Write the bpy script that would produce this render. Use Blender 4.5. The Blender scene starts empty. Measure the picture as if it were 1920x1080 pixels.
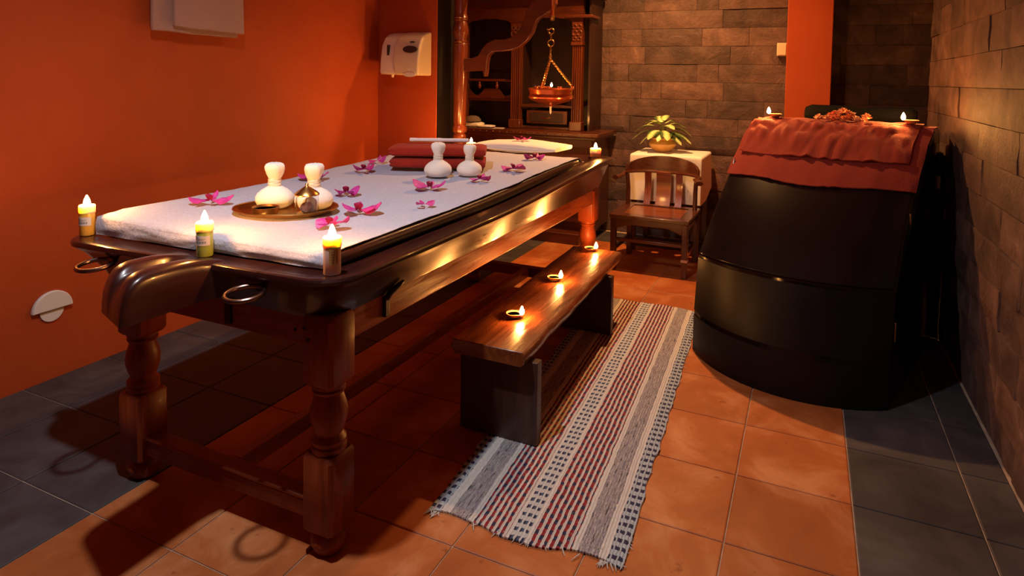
import bpy, bmesh, math, random
from mathutils import Vector, Matrix, noise as mnoise
random.seed(7)
scn = bpy.context.scene
COL = scn.collection
PI = math.pi

# ------------------------------------------------------------------ camera
def make_camera():
    f, yaw, pit, rol = 1195.7, -0.423842, 0.04865, -0.015945
    loc = Vector((2.20708, -0.54208, 1.52266))
    cx, cy = 977.46, 204.65
    fw = Vector((math.sin(yaw)*math.cos(pit), math.cos(yaw)*math.cos(pit), -math.sin(pit)))
    r = Vector((math.cos(yaw), -math.sin(yaw), 0))
    d = fw.cross(r)
    r2 = r*math.cos(rol) + d*math.sin(rol)
    d2 = -r*math.sin(rol) + d*math.cos(rol)
    cam = bpy.data.cameras.new('camera')
    cam.sensor_fit = 'HORIZONTAL'; cam.sensor_width = 36.0
    cam.lens = f/1920*36.0
    cam.shift_x = (960-cx)/1920
    cam.shift_y = (cy-540)/1920
    cam.clip_start = .05
    o = bpy.data.objects.new('camera', cam); COL.objects.link(o)
    m = Matrix((( r2.x, -d2.x, -fw.x, loc.x), (r2.y, -d2.y, -fw.y, loc.y), (r2.z, -d2.z, -fw.z, loc.z), (0,0,0,1)))
    o.matrix_world = m
    scn.camera = o
make_camera()

# ------------------------------------------------------------------ world, lamps, exposure
w = bpy.data.worlds.new('world'); scn.world = w; w.use_nodes = True
w.node_tree.nodes['Background'].inputs[0].default_value = (.55, .6, .75, 1)
w.node_tree.nodes['Background'].inputs[1].default_value = .015
scn.view_settings.view_transform = 'Standard'
scn.view_settings.look = 'None'
scn.view_settings.gamma = 1.0
scn.view_settings.use_curve_mapping = False
scn.view_settings.exposure = 0.0

def spot(name, loc, aim, power, color, angle, blend, rad):
    l = bpy.data.lights.new(name, 'SPOT'); l.energy = power; l.color = color
    l.spot_size = math.radians(angle); l.spot_blend = blend; l.shadow_soft_size = rad
    o = bpy.data.objects.new(name, l); COL.objects.link(o); o.location = loc
    o.rotation_euler = (Vector(aim)-Vector(loc)).to_track_quat('-Z', 'Y').to_euler()
    return o
# recessed ceiling spot over the foot of the treatment table (neutral white)
spot('ceiling_spot_table', (.79, .57, 3.22), (.85, 1.05, 0), 200, (.93, .93, 1), 146, 1.0, .045)
# recessed warm ceiling spot over the chair corner
spot('ceiling_spot_chair', (1.0, 4.45, 3.22), (1.0, 4.6, 0), 470, (1, .46, .15), 150, 1.0, .045)

# ------------------------------------------------------------------ mesh helpers
class MB:
    def __init__(s): s.v = []; s.f = []
    def add(s, vs, fs):
        n = len(s.v); s.v += [tuple(p) for p in vs]; s.f += [tuple(i+n for i in q) for q in fs]; return s
    def box(s, x0, x1, y0, y1, z0, z1):
        return s.add([(x0,y0,z0),(x1,y0,z0),(x1,y1,z0),(x0,y1,z0),(x0,y0,z1),(x1,y0,z1),(x1,y1,z1),(x0,y1,z1)],
                     [(0,3,2,1),(4,5,6,7),(0,1,5,4),(1,2,6,5),(2,3,7,6),(3,0,4,7)])
    def loft(s, rings, closed=True, cap0=True, cap1=True):
        n = len(rings[0]); vs = [p for r in rings for p in r]; fs = []
        for k in range(len(rings)-1):
            for i in range(n if closed else n-1):
                j = (i+1) % n
                fs.append((k*n+i, k*n+j, (k+1)*n+j, (k+1)*n+i))
        if cap0 and closed: fs.append(tuple(reversed(range(n))))
        if cap1 and closed: fs.append(tuple((len(rings)-1)*n+i for i in range(n)))
        return s.add(vs, fs)
    def lathe(s, prof, n=24, c=(0,0,0), sx=1., sy=1., cap=True):
        rings = [[(c[0]+r*sx*math.cos(2*PI*i/n), c[1]+r*sy*math.sin(2*PI*i/n), c[2]+z) for i in range(n)] for r, z in prof]
        return s.loft(rings, True, cap, cap)
    def tube(s, pts, r, n=8, closed=False, flat=1.0):
        P = [Vector(p) for p in pts]; m = len(P); rings = []; up = Vector((0,0,1))
        for k in range(m):
            a = P[(k-1) % m] if (closed or k > 0) else P[k]
            b = P[(k+1) % m] if (closed or k < m-1) else P[k]
            t = (b-a).normalized()
            u = t.cross(up)
            if u.length < .05: u = t.cross(Vector((0,1,0)))
            u.normalize(); w_ = u.cross(t).normalized()
            rr = r[k] if isinstance(r, (list, tuple)) else r
            rings.append([tuple(P[k] + u*rr*math.cos(2*PI*i/n) + w_*rr*flat*math.sin(2*PI*i/n)) for i in range(n)])
        if closed: rings.append(rings[0]); return s.loft(rings, True, False, False)
        return s.loft(rings)
    def prism(s, poly, plane, a0, a1):
        n = len(poly)
        def mk(p, a): return {'xz': (p[0], a, p[1]), 'xy': (p[0], p[1], a), 'yz': (a, p[0], p[1])}[plane]
        vs = [mk(p, a0) for p in poly] + [mk(p, a1) for p in poly]
        fs = [tuple(range(n)), tuple(reversed(range(n, 2*n)))]
        fs += [(i, n+i, n+(i+1) % n, (i+1) % n) for i in range(n)]
        return s.add(vs, fs)
    def grid(s, fn, nu, nv):
        vs = [fn(i/nu, j/nv) for j in range(nv+1) for i in range(nu+1)]
        fs = [(j*(nu+1)+i, j*(nu+1)+i+1, (j+1)*(nu+1)+i+1, (j+1)*(nu+1)+i) for j in range(nv) for i in range(nu)]
        return s.add(vs, fs)
    def mesh(s, name, mat, org=(0,0,0), ang=35, merge=True):
        me = bpy.data.meshes.new(name)
        me.from_pydata([(p[0]-org[0], p[1]-org[1], p[2]-org[2]) for p in s.v], [], s.f)
        bm = bmesh.new(); bm.from_mesh(me)
        if merge: bmesh.ops.remove_doubles(bm, verts=bm.verts, dist=1e-6)
        bmesh.ops.recalc_face_normals(bm, faces=bm.faces)
        th = math.radians(ang)
        for fc in bm.faces: fc.smooth = True
        for e in bm.edges:
            e.smooth = (len(e.link_faces) == 2 and e.calc_face_angle(0) < th)
        bm.to_mesh(me); bm.free()
        if mat: me.materials.append(mat)
        return me
    def obj(s, name, mat, parent=None, org=None, ang=35, bevel=0, bseg=2, solid=0, sub=0, kind=None):
        if org is None: org = tuple(parent.location) if (parent is not None and parent.get('w')) else (0,0,0)
        o = bpy.data.objects.new(name, s.mesh(name, mat, org, ang)); COL.objects.link(o)
        if parent is not None: o.parent = parent
        if solid:
            md = o.modifiers.new('solid', 'SOLIDIFY'); md.thickness = solid; md.offset = 1
        if bevel:
            md = o.modifiers.new('bevel', 'BEVEL'); md.width = bevel; md.segments = bseg; md.limit_method = 'ANGLE'; md.angle_limit = math.radians(40)
        if sub:
            md = o.modifiers.new('sub', 'SUBSURF'); md.levels = sub; md.render_levels = sub
        if kind: o['kind'] = kind
        return o

def tag(o, label=None, cat=None, group=None, kind=None):
    if label: o['label'] = label
    if cat: o['category'] = cat
    if group: o['group'] = group
    if kind: o['kind'] = kind
    return o
def thing(name, label, cat, loc=(0,0,0), rz=0, group=None, world=False):
    o = bpy.data.objects.new(name, None); COL.objects.link(o)
    o.empty_display_size = .05; o.location = loc; o.rotation_euler = (0,0,rz)
    if world: o['w'] = 1
    return tag(o, label, cat, group)
def copy_tree(o, parent=None):
    c = o.copy(); COL.objects.link(c); c.parent = parent
    for ch in o.children: copy_tree(ch, c)
    return c
def place(o, loc, rz=0, label=None, sc=1.0, rx=0, ry=0):
    o.location = loc; o.rotation_euler = (rx, ry, rz); o.scale = (sc, sc, sc)
    if label: o['label'] = label
    return o
def top(mb, name, mat, label, cat, loc=(0,0,0), **k):
    o = mb.obj(name, mat, None, org=loc, **k); o.location = loc
    return tag(o, label, cat)
def sm(t):
    t = min(max(t, 0), 1); return t*t*(3-2*t)
def lerp(a, b, t): return a+(b-a)*t
def nz(x, y, z=0): return mnoise.noise(Vector((x, y, z)))

# ------------------------------------------------------------------ materials
def newmat(name):
    m = bpy.data.materials.new(name); m.use_nodes = True
    nt = m.node_tree; b = nt.nodes['Principled BSDF']
    return m, nt, b
def ramp(nt, fac, stops, interp='LINEAR'):
    r = nt.nodes.new('ShaderNodeValToRGB'); r.color_ramp.interpolation = interp
    e = r.color_ramp.elements
    while len(e) < len(stops): e.new(.5)
    for k, (p, c) in enumerate(stops): e[k].position = p; e[k].color = (*c, 1)
    nt.links.new(fac, r.inputs[0]); return r.outputs[0]
def texco(nt, scale=(1,1,1), kind='Object', rot=(0,0,0)):
    t = nt.nodes.new('ShaderNodeTexCoord'); m = nt.nodes.new('ShaderNodeMapping')
    m.inputs['Scale'].default_value = scale; m.inputs['Rotation'].default_value = rot
    nt.links.new(t.outputs[kind], m.inputs[0]); return m.outputs[0]
def noise(nt, vec, scale, detail=4, rough=.55, dist=0):
    n = nt.nodes.new('ShaderNodeTexNoise'); n.inputs['Scale'].default_value = scale
    n.inputs['Detail'].default_value = detail; n.inputs['Roughness'].default_value = rough; n.inputs['Distortion'].default_value = dist
    if vec: nt.links.new(vec, n.inputs['Vector'])
    return n.outputs['Fac']
def bump(nt, b, h, strength, dist=.01):
    n = nt.nodes.new('ShaderNodeBump'); n.inputs['Strength'].default_value = strength; n.inputs['Distance'].default_value = dist
    nt.links.new(h, n.inputs['Height']); nt.links.new(n.outputs[0], b.inputs['Normal'])
def mixc(nt, fac, a, b_, mode='MIX'):
    m = nt.nodes.new('ShaderNodeMix'); m.data_type = 'RGBA'; m.blend_type = mode
    for s_, val in ((m.inputs[0], fac), (m.inputs[6], a), (m.inputs[7], b_)):
        if hasattr(val, 'links') or hasattr(val, 'is_linked'): nt.links.new(val, s_)
        elif isinstance(val, (int, float)): s_.default_value = val
        else: s_.default_value = (*val, 1)
    return m.outputs[2]
def mth(nt, op, a, b_=None, c=None):
    m = nt.nodes.new('ShaderNodeMath'); m.operation = op
    for k, val in enumerate((a, b_, c)):
        if val is None: continue
        if isinstance(val, (int, float)): m.inputs[k].default_value = val
        else: nt.links.new(val, m.inputs[k])
    return m.outputs[0]
def plain(name, col, rough=.5, metal=0, coat=0, sheen=0, sss=0, var=0, bmp=0, bscale=40, trans=0, ior=1.45, spec=.5, em=None, ems=0):
    m, nt, b = newmat(name)
    b.inputs['Base Color'].default_value = (*col, 1); b.inputs['Roughness'].default_value = rough
    b.inputs['Metallic'].default_value = metal; b.inputs['Coat Weight'].default_value = coat
    b.inputs['Coat Roughness'].default_value = .08; b.inputs['Sheen Weight'].default_value = sheen
    b.inputs['Transmission Weight'].default_value = trans; b.inputs['IOR'].default_value = ior
    b.inputs['Specular IOR Level'].default_value = spec
    if sss:
        b.inputs['Subsurface Weight'].default_value = sss; b.inputs['Subsurface Radius'].default_value = (.03,.02,.01); b.inputs['Subsurface Scale'].default_value = 1.0
    if em: b.inputs['Emission Color'].default_value = (*em, 1); b.inputs['Emission Strength'].default_value = ems
    if var or bmp:
        v = texco(nt); f = noise(nt, v, bscale, 5)
        if var:
            dk = tuple(c*(1-var) for c in col); lt = tuple(min(1, c*(1+var)) for c in col)
            nt.links.new(ramp(nt, f, [(.3, dk), (.7, lt)]), b.inputs['Base Color'])
        if bmp: bump(nt, b, f, bmp, .004)
    return m
def wood(name, dark, light, axis='y', scale=1., rough=.3, coat=.3, bmp=.12, spec=.5, croug=.1):
    m, nt, b = newmat(name)
    sc = {'x': (1.6, 22, 22), 'y': (22, 1.6, 22), 'z': (22, 22, 1.6)}[axis]
    v = texco(nt, tuple(s_*scale for s_ in sc))
    f = noise(nt, v, 1.6, 7, .62, 1.2)
    v2 = texco(nt, tuple(s_*scale*.25 for s_ in sc)); g = noise(nt, v2, 2.2, 3, .5, .6)
    mix = mth(nt, 'MULTIPLY_ADD', g, .5, mth(nt, 'MULTIPLY', f, .5))
    mid = tuple((a+c)/2 for a, c in zip(dark, light))
    nt.links.new(ramp(nt, mix, [(.36, dark), (.5, mid), (.64, light)]), b.inputs['Base Color'])
    nt.links.new(mth(nt, 'MULTIPLY_ADD', f, .25, rough-.1), b.inputs['Roughness'])
    b.inputs['Coat Weight'].default_value = coat; b.inputs['Coat Roughness'].default_value = croug
    b.inputs['Specular IOR Level'].default_value = spec
    bump(nt, b, f, bmp, .004)
    return m

M = {}
M['table_wood_z'] = wood('table_wood_z', (.13,.018,.005), (.27,.048,.012), 'z', 1, .42, .04, .12, .28)
M['table_wood_y'] = wood('table_wood_y', (.18,.028,.005), (.40,.085,.016), 'y', 1, .26, .0, .35, .32)
M['table_wood_x'] = wood('table_wood_x', (.13,.018,.005), (.27,.048,.012), 'x', 1, .42, .04, .12, .28)
M['tray_wood'] = wood('tray_wood', (.026,.006,.005), (.046,.011,.008), 'y', .5, .28, .35, .03, croug=.06)
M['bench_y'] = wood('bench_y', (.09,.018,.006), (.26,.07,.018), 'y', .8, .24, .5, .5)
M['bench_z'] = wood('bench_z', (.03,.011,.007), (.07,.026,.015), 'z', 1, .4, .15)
M['chair_z'] = wood('chair_z', (.04,.010,.005), (.09,.024,.01), 'z', 1, .3, .4)
M['chair_x'] = wood('chair_x', (.04,.010,.005), (.10,.028,.011), 'x', 1, .28, .5)
M['chair_seat'] = wood('chair_seat', (.11,.026,.009), (.26,.075,.025), 'x', 1, .28, .4)
M['cab_z'] = wood('cab_z', (.06,.013,.005), (.15,.035,.012), 'z', 1, .3, .4)
M['cab_x'] = wood('cab_x', (.05,.011,.005), (.12,.028,.010), 'x', 1, .3, .4)
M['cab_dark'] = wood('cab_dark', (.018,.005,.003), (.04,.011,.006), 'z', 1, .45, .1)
M['stand_z'] = wood('stand_z', (.12,.022,.007), (.22,.045,.013), 'z', 1, .25, .5)
M['stand_x'] = wood('stand_x', (.06,.012,.005), (.12,.026,.009), 'x', 1, .3, .4)
M['steam'] = plain('steam_lacquer', (.006,.003,.003), .13, 0, .0, var=.3, bmp=.03, bscale=5, spec=.4)
M['steam_lid'] = plain('steam_lid', (.006,.004,.005), .2, 0, 0, var=.3, bmp=.03, bscale=5, spec=.4)
M['steam_dull'] = plain('steam_board', (.008,.004,.004), .42, 0, 0, var=.3, bmp=.03, bscale=5, spec=.22)
M['pad_vinyl'] = plain('pad_vinyl', (.035,.011,.009), .38, 0, .1, var=.2, bmp=.15, bscale=60)
M['sheet'] = None
M['white_cloth'] = plain('white_cloth', (.90,.87,.82), .9, sheen=.2, bmp=.15, bscale=90)
M['pouch'] = plain('pouch_muslin', (.86,.82,.75), .9, sheen=.2, bmp=.35, bscale=70)
M['string'] = plain('string', (.78,.74,.66), .9)
M['red_towel'] = plain('red_towel', (.30,.018,.008), .95, sheen=.08, var=.2, bmp=.5, bscale=160)
M['orange_towel'] = plain('orange_towel', (.22,.015,.006), .95, sheen=.1, var=.15, bmp=.5, bscale=160)
M['black_towel'] = plain('black_towel', (.006,.006,.006), 1.0, spec=.08, sheen=0, bmp=.5, bscale=120)
M['wall_towel'] = plain('wall_towel', (.38,.23,.19), .95, sheen=.3, var=.1, bmp=.5, bscale=150)
M['brass'] = plain('brass', (.60,.34,.10), .28, 1.0, var=.15, bmp=.05, bscale=30)
M['dull_brass'] = plain('dull_brass', (.40,.22,.09), .4, 1.0)
M['copper'] = plain('copper', (.62,.14,.045), .22, .85)
M['ring_metal'] = plain('ring_metal', (.20,.12,.10), .3, 1.0)
M['iron'] = plain('iron', (.03,.015,.012), .45, .6)
M['steel'] = plain('steel', (.55,.5,.45), .3, 1.0)
M['terracotta'] = plain('terracotta', (.42,.15,.05), .7, var=.2, bscale=30)
M['oil'] = plain('lamp_oil', (.55,.30,.08), .08, coat=.5)
M['wax_white'] = plain('wax_white', (.85,.78,.62), .45, sss=1.0)
M['wax_orange'] = plain('wax_orange', (.75,.22,.06), .45, sss=.8)
M['jar_yellow'] = plain('jar_yellow', (.85,.45,.06), .25, coat=.5, sss=.6)
M['jar_green'] = plain('jar_green', (.42,.52,.10), .25, coat=.5, sss=.6)
M['jar_pink'] = plain('jar_pink', (.88,.64,.50), .25, coat=.5, sss=.6)
M['label_white'] = plain('label_white', (.72,.66,.62), .6)
M['label_gold'] = plain('label_gold', (.62,.36,.10), .5)
M['ink'] = plain('ink', (.06,.05,.05), .6)
M['ink_brown'] = plain('ink_brown', (.25,.09,.02), .6)
M['glass'] = plain('clear_glass', (1,1,1), .02, trans=1.0, ior=1.45)
M['plastic_white'] = plain('plastic_white', (.78,.70,.60), .4, coat=.2)
M['plastic_cream'] = plain('plastic_cream', (.72,.60,.42), .4, coat=.2)
M['plastic_dark'] = plain('plastic_dark', (.03,.02,.018), .25)
M['vent_white'] = plain('vent_white', (.66,.63,.60), .5)
M['petal'] = None
M['petal_lip'] = plain('petal_lip', (.28,.01,.08), .5)
M['leaf'] = None
M['stem'] = plain('stem', (.12,.14,.03), .5)
M['soil'] = plain('soil', (.03,.018,.01), .9)
M['pot'] = plain('pot_glaze', (.62,.36,.10), .35, coat=.4, var=.1, bscale=8)
M['marigold'] = plain('flower_orange', (.75,.20,.07), .7, sss=.2)
M['marigold_pale'] = plain('flower_pale', (.80,.36,.20), .7, sss=.2)
M['wick'] = plain('wick', (.02,.01,.01), .9)
M['grout'] = plain('grout', (.42,.30,.21), .9, var=.3, bscale=14)
M['mortar'] = plain('mortar', (.045,.034,.028), .95)
M['ceiling'] = plain('ceiling_paint', (.45,.20,.11), .9)
M['near_black'] = plain('near_black', (.010,.006,.005), .5)
def m_flame():
    m, nt, b = newmat('flame')
    b.inputs['Base Color'].default_value = (0,0,0,1)
    b.inputs['Emission Color'].default_value = (1,.40,.09,1); b.inputs['Emission Strength'].default_value = FLAME
    return m
FLAME = 1300
M['flame'] = m_flame()
def m_sheet():
    m, nt, b = newmat('sheet_nonwoven')
    v = texco(nt, (1,1,1)); f = noise(nt, texco(nt, (20, 60, 20), rot=(0,0,.5)), 4, 5, .6, .5)
    nt.links.new(ramp(nt, f, [(.3, (.39,.41,.52)), (.7, (.57,.59,.71))]), b.inputs['Base Color'])
    b.inputs['Roughness'].default_value = .85; b.inputs['Sheen Weight'].default_value = .15
    g = noise(nt, v, 14, 6, .6, 1.0)
    bump(nt, b, mth(nt, 'ADD', f, g), .4, .006)
    return m
M['sheet'] = m_sheet()
def m_petal():
    m, nt, b = newmat('orchid_petal')
    oi = nt.nodes.new('ShaderNodeObjectInfo')
    f = noise(nt, texco(nt, (30, 120, 30)), 1.2, 3)
    c = ramp(nt, f, [(.3, (.40,.008,.20)), (.7, (.72,.10,.52))])
    d = mixc(nt, mth(nt, 'MULTIPLY', oi.outputs['Random'], .5), c, (.55,.01,.08))
    nt.links.new(d, b.inputs['Base Color']); b.inputs['Roughness'].default_value = .5
    b.inputs['Subsurface Weight'].default_value = .15; b.inputs['Subsurface Radius'].default_value = (.01,.004,.006)
    return m
M['petal'] = m_petal()
def m_leaf():
    m, nt, b = newmat('leaf_variegated')
    t = texco(nt, (1,1,1)); s = nt.nodes.new('ShaderNodeSeparateXYZ'); nt.links.new(t, s.inputs[0])
    ax = mth(nt, 'ABSOLUTE', s.outputs[1])
    n_ = noise(nt, texco(nt, (60,60,60)), 1.5, 4)
    e = mth(nt, 'ADD', mth(nt, 'MULTIPLY', ax, 14), mth(nt, 'MULTIPLY', n_, .8))
    nt.links.new(ramp(nt, e, [(.42, (.72,.82,.34)), (.66, (.50,.62,.20)), (.9, (.05,.10,.03))]), b.inputs['Base Color'])
    b.inputs['Roughness'].default_value = .4
    return m
M['leaf'] = m_leaf()
def m_plaster():
    m, nt, b = newmat('orange_plaster')
    v = texco(nt, kind='Object'); f = noise(nt, v, 1.3, 5, .6); g = noise(nt, v, 45, 5, .6)
    nt.links.new(ramp(nt, f, [(.3, (.35,.052,.010)), (.7, (.44,.072,.014))]), b.inputs['Base Color'])
    b.inputs['Roughness'].default_value = .6; b.inputs['Specular IOR Level'].default_value = .3
    bump(nt, b, g, .25, .006)
    return m
M['plaster'] = m_plaster()
def m_stone():
    m, nt, b = newmat('wall_stone')
    oi = nt.nodes.new('ShaderNodeObjectInfo')
    geo = nt.nodes.new('ShaderNodeNewGeometry')
    f = noise(nt, geo.outputs['Position'], 5, 8, .65, .8); g = noise(nt, geo.outputs['Position'], 38, 6, .65)
    c = ramp(nt, f, [(.28, (.050,.027,.021)), (.5, (.115,.064,.050)), (.66, (.175,.102,.082)), (.80, (.31,.20,.165))])
    tint = ramp(nt, oi.outputs['Random'], [(0, (.62,.60,.60)), (.5, (.95,.93,.92)), (1, (1.25,1.15,1.08))])
    nt.links.new(mixc(nt, 1.0, c, tint, 'MULTIPLY'), b.inputs['Base Color'])
    b.inputs['Roughness'].default_value = .62
    bump(nt, b, mth(nt, 'MULTIPLY_ADD', f, 2.0, g), .55, .012)
    return m
M['stone'] = m_stone()
def m_tile(name, cols, stain, rough, amt):
    m, nt, b = newmat(name)
    oi = nt.nodes.new('ShaderNodeObjectInfo'); geo = nt.nodes.new('ShaderNodeNewGeometry')
    f = noise(nt, geo.outputs['Position'], 3.2, 6, .6, .6); g = noise(nt, geo.outputs['Position'], 13, 4, .55)
    c = ramp(nt, f, [(.32, cols[0]), (.5, cols[1]), (.68, cols[2])])
    sp = ramp(nt, g, [(.66, (0,0,0)), (.72, (1,1,1))])
    c = mixc(nt, mth(nt, 'MULTIPLY', sp, amt), c, stain)
    tint = ramp(nt, oi.outputs['Random'], [(0, (.86,.86,.86)), (1, (1.12,1.1,1.08))])
    nt.links.new(mixc(nt, 1.0, c, tint, 'MULTIPLY'), b.inputs['Base Color'])
    nt.links.new(mth(nt, 'MULTIPLY_ADD', f, .3, rough), b.inputs['Roughness'])
    b.inputs['Specular IOR Level'].default_value = .35
    bump(nt, b, noise(nt, geo.outputs['Position'], 60, 4), .12, .004)
    return m
M['tile'] = m_tile('terracotta_tile', ((.33,.080,.016), (.42,.115,.026), (.56,.22,.08)), (.20,.04,.009), .40, .6)
M['slate'] = m_tile('slate_tile', ((.038,.032,.033), (.058,.049,.050), (.088,.076,.076)), (.03,.025,.028), .42, .4)

def m_rug():
    m, nt, b = newmat('rug_weave')
    t = nt.nodes.new('ShaderNodeTexCoord')
    s = nt.nodes.new('ShaderNodeSeparateXYZ'); nt.links.new(t.outputs['UV'], s.inputs[0])
    n0 = noise(nt, t.outputs['UV'], 9, 3); n1 = noise(nt, t.outputs['UV'], 60, 3)
    X = mth(nt, 'ADD', s.outputs[0], mth(nt, 'MULTIPLY_ADD', n0, .012, mth(nt, 'MULTIPLY_ADD', n1, .006, -.009)))
    Y = mth(nt, 'ADD', s.outputs[1], mth(nt, 'MULTIPLY_ADD', n0, .02, mth(nt, 'MULTIPLY', n1, .01)))
    u = mth(nt, 'DIVIDE', X, .69)
    white = (.74,.70,.62); navy = (.012,.014,.06); red = (.30,.008,.014); lblue = (.16,.34,.48)
    # rope rows
    idx = mth(nt, 'FLOOR', mth(nt, 'DIVIDE', X, .0215)); fr = mth(nt, 'FRACT', mth(nt, 'DIVIDE', X, .0215))
    isw = mth(nt, 'GREATER_THAN', fr, .58)
    ph = mth(nt, 'ADD', mth(nt, 'DIVIDE', Y, .055), mth(nt, 'MULTIPLY', idx, .37))
    dash = mth(nt, 'GREATER_THAN', mth(nt, 'FRACT', ph), .62)
    rope = mixc(nt, isw, mixc(nt, dash, red, navy), white)
    fleck = ramp(nt, noise(nt, t.outputs['UV'], 150, 2), [(.66, (0,0,0)), (.70, (1,1,1))])
    rope = mixc(nt, fleck, rope, (.50,.42,.34))
    # grey mottled band
    tc = texco(nt, (130, 14, 1), 'UV'); gn = noise(nt, tc, 1.0, 3, .6, .4)
    grey = ramp(nt, gn, [(.36, (.08,.07,.075)), (.44, (.50,.46,.41)), (.50, (.20,.15,.24)), (.56, (.60,.55,.47)), (.66, (.16,.17,.22))])
    # ladders
    bar = mth(nt, 'FRACT', mth(nt, 'DIVIDE', Y, .040)); barm = mth(nt, 'LESS_THAN', bar, .46)
    cel = mth(nt, 'FRACT', mth(nt, 'DIVIDE', X, .021)); cm = mth(nt, 'LESS_THAN', cel, .70)
    both = mth(nt, 'MULTIPLY', barm, cm)
    chk = mixc(nt, both, mixc(nt, .55, lblue, white), navy)
    lad = mixc(nt, both, mixc(nt, .82, lblue, white), mixc(nt, mth(nt, 'GREATER_THAN', cel, .4), navy, (.05,.10,.20)))
    def band(c, lo, hi, col):
        k = mth(nt, 'MULTIPLY', mth(nt, 'GREATER_THAN', u, lo), mth(nt, 'LESS_THAN', u, hi))
        return mixc(nt, k, c, col)
    base = mixc(nt, 0.0, white, white)
    c = band(base, -.1, .065, chk); c = band(c, .115, .225, grey); c = band(c, .255, .44, rope)
    c = band(c, .455, .535, lad); c = band(c, .555, .755, rope); c = band(c, .785, .885, grey); c = band(c, .925, 1.1, chk)
    nt.links.new(c, b.inputs['Base Color']); b.inputs['Roughness'].default_value = .95
    b.inputs['Sheen Weight'].default_value = .2
    h = mth(nt, 'ADD', mth(nt, 'SINE', mth(nt, 'MULTIPLY', X, 2*PI/.0215*2)), mth(nt, 'MULTIPLY', n1, 3))
    bump(nt, b, h, .7, .004)
    return m
M['rug'] = m_rug()

# ------------------------------------------------------------------ structure
XL, XR, YB, ZC = -1.165, 2.96, 5.66, 3.24
floor = MB().box(XL-.1, 4.0, -3.0, YB+.1, -.08, -.005).obj('floor', M['grout'], kind='structure')
T = .4; J = .0025
tiles = {}
def tile_mesh(wx, wy, mat):
    k = (round(wx,3), round(wy,3), mat)
    if k not in tiles:
        c = .004; z1 = 0.0; z0 = -.012
        rings = [[(0,0,z0),(wx,0,z0),(wx,wy,z0),(0,wy,z0)], [(0,0,z1-c*.5),(wx,0,z1-c*.5),(wx,wy,z1-c*.5),(0,wy,z1-c*.5)], [(c,c,z1),(wx-c,c,z1),(wx-c,wy-c,z1),(c,wy-c,z1)]]
        tiles[k] = MB().loft(rings).mesh('floor_tile', M[mat], ang=20)
    return tiles[k]
def put_tile(x0, x1, y0, y1, mat):
    o = bpy.data.objects.new('tile', tile_mesh(x1-x0-2*J, y1-y0-2*J, mat)); COL.objects.link(o)
    o.location = (x0+J, y0+J, 0); o.parent = floor
for j in range(-3, 13):
    for i in range(6): put_tile(i*T, i*T+T, j*T, j*T+T, 'tile')
for j in range(-3, 15):
    y1 = min(j*T+T, YB)
    for a, b_ in ((XL, -.8), (-.8, -.4), (-.4, 0), (2.4, 2.8), (2.8, XR)): 
        if y1-j*T > .05: put_tile(a, b_, j*T, y1, 'slate')
for i in range(6):
    put_tile(i*T, i*T+T, 5.2, 5.6, 'slate')
MB().box(XL-.1, 4.0, -3.0, YB+.1, ZC, ZC+.1).obj('ceiling', M['ceiling'], kind='structure')
MB().box(XL-.12, XL, -3.0, YB+.1, -.05, ZC).obj('wall_left', M['plaster'], kind='structure')
# stub wall carrying the dispenser, with an added near-black strip that keeps its end dark
MB().box(XL, -.58, 3.94, 4.30, 0, ZC).obj('wall_partition', M['plaster'], kind='structure', bevel=.004)
MB().box(-.58, -.566, 3.945, 4.31, 0, ZC).obj('dark_strip_1', M['near_black'], kind='structure')
wb = MB().box(XL-.1, 4.0, YB+.02, YB+.14, -.05, ZC).obj('wall_back', M['mortar'], kind='structure')
wr = MB().box(XR+.02, XR+.30, -3.0, 4.66, -.05, ZC).obj('wall_right', M['mortar'], kind='structure')
MB().box(3.9, 4.0, 4.5, YB+.1, -.05, ZC).obj('wall_recess', M['mortar'], kind='structure')
wf = MB()
wf.box(XL-.1, .4, -3.1, -3.0, -.05, ZC).box(2.2, 4.0, -3.1, -3.0, -.05, ZC).box(.4, 2.2, -3.1, -3.0, 2.2, ZC)
wf.obj('wall_front', M['plaster'], kind='structure')
# rough-cut stone pieces
def stone_mesh(seed):
    random.seed(seed); n = 5; m = 3; rings = []
    vs = []; fs = []
    for j in range(m+1):
        for i in range(n+1):
            ed = (i in (0, n) or j in (0, m))
            d = -.35*random.random() if ed else .25*(random.random()-.5)
            vs.append((i/n, 1.0+d, j/m))
    for j in range(m):
        for i in range(n): fs.append((j*(n+1)+i, j*(n+1)+i+1, (j+1)*(n+1)+i+1, (j+1)*(n+1)+i))
    k = len(vs); vs += [(0,-1,0),(1,-1,0),(1,-1,1),(0,-1,1)]
    bot = list(range(n+1)); topi = [m*(n+1)+i for i in range(n+1)]; le = [j*(n+1) for j in range(m+1)]; ri = [j*(n+1)+n for j in range(m+1)]
    fs += [tuple(bot[::-1]+[k, k+1]), tuple(topi+[k+2, k+3]), tuple(le+[k+3, k]), tuple(ri[::-1]+[k+1, k+2])]
    return MB().add(vs, fs).mesh('stone_block', M['stone'], ang=50)
stones = [stone_mesh(s_) for s_ in range(6)]
random.seed(11)
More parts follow.
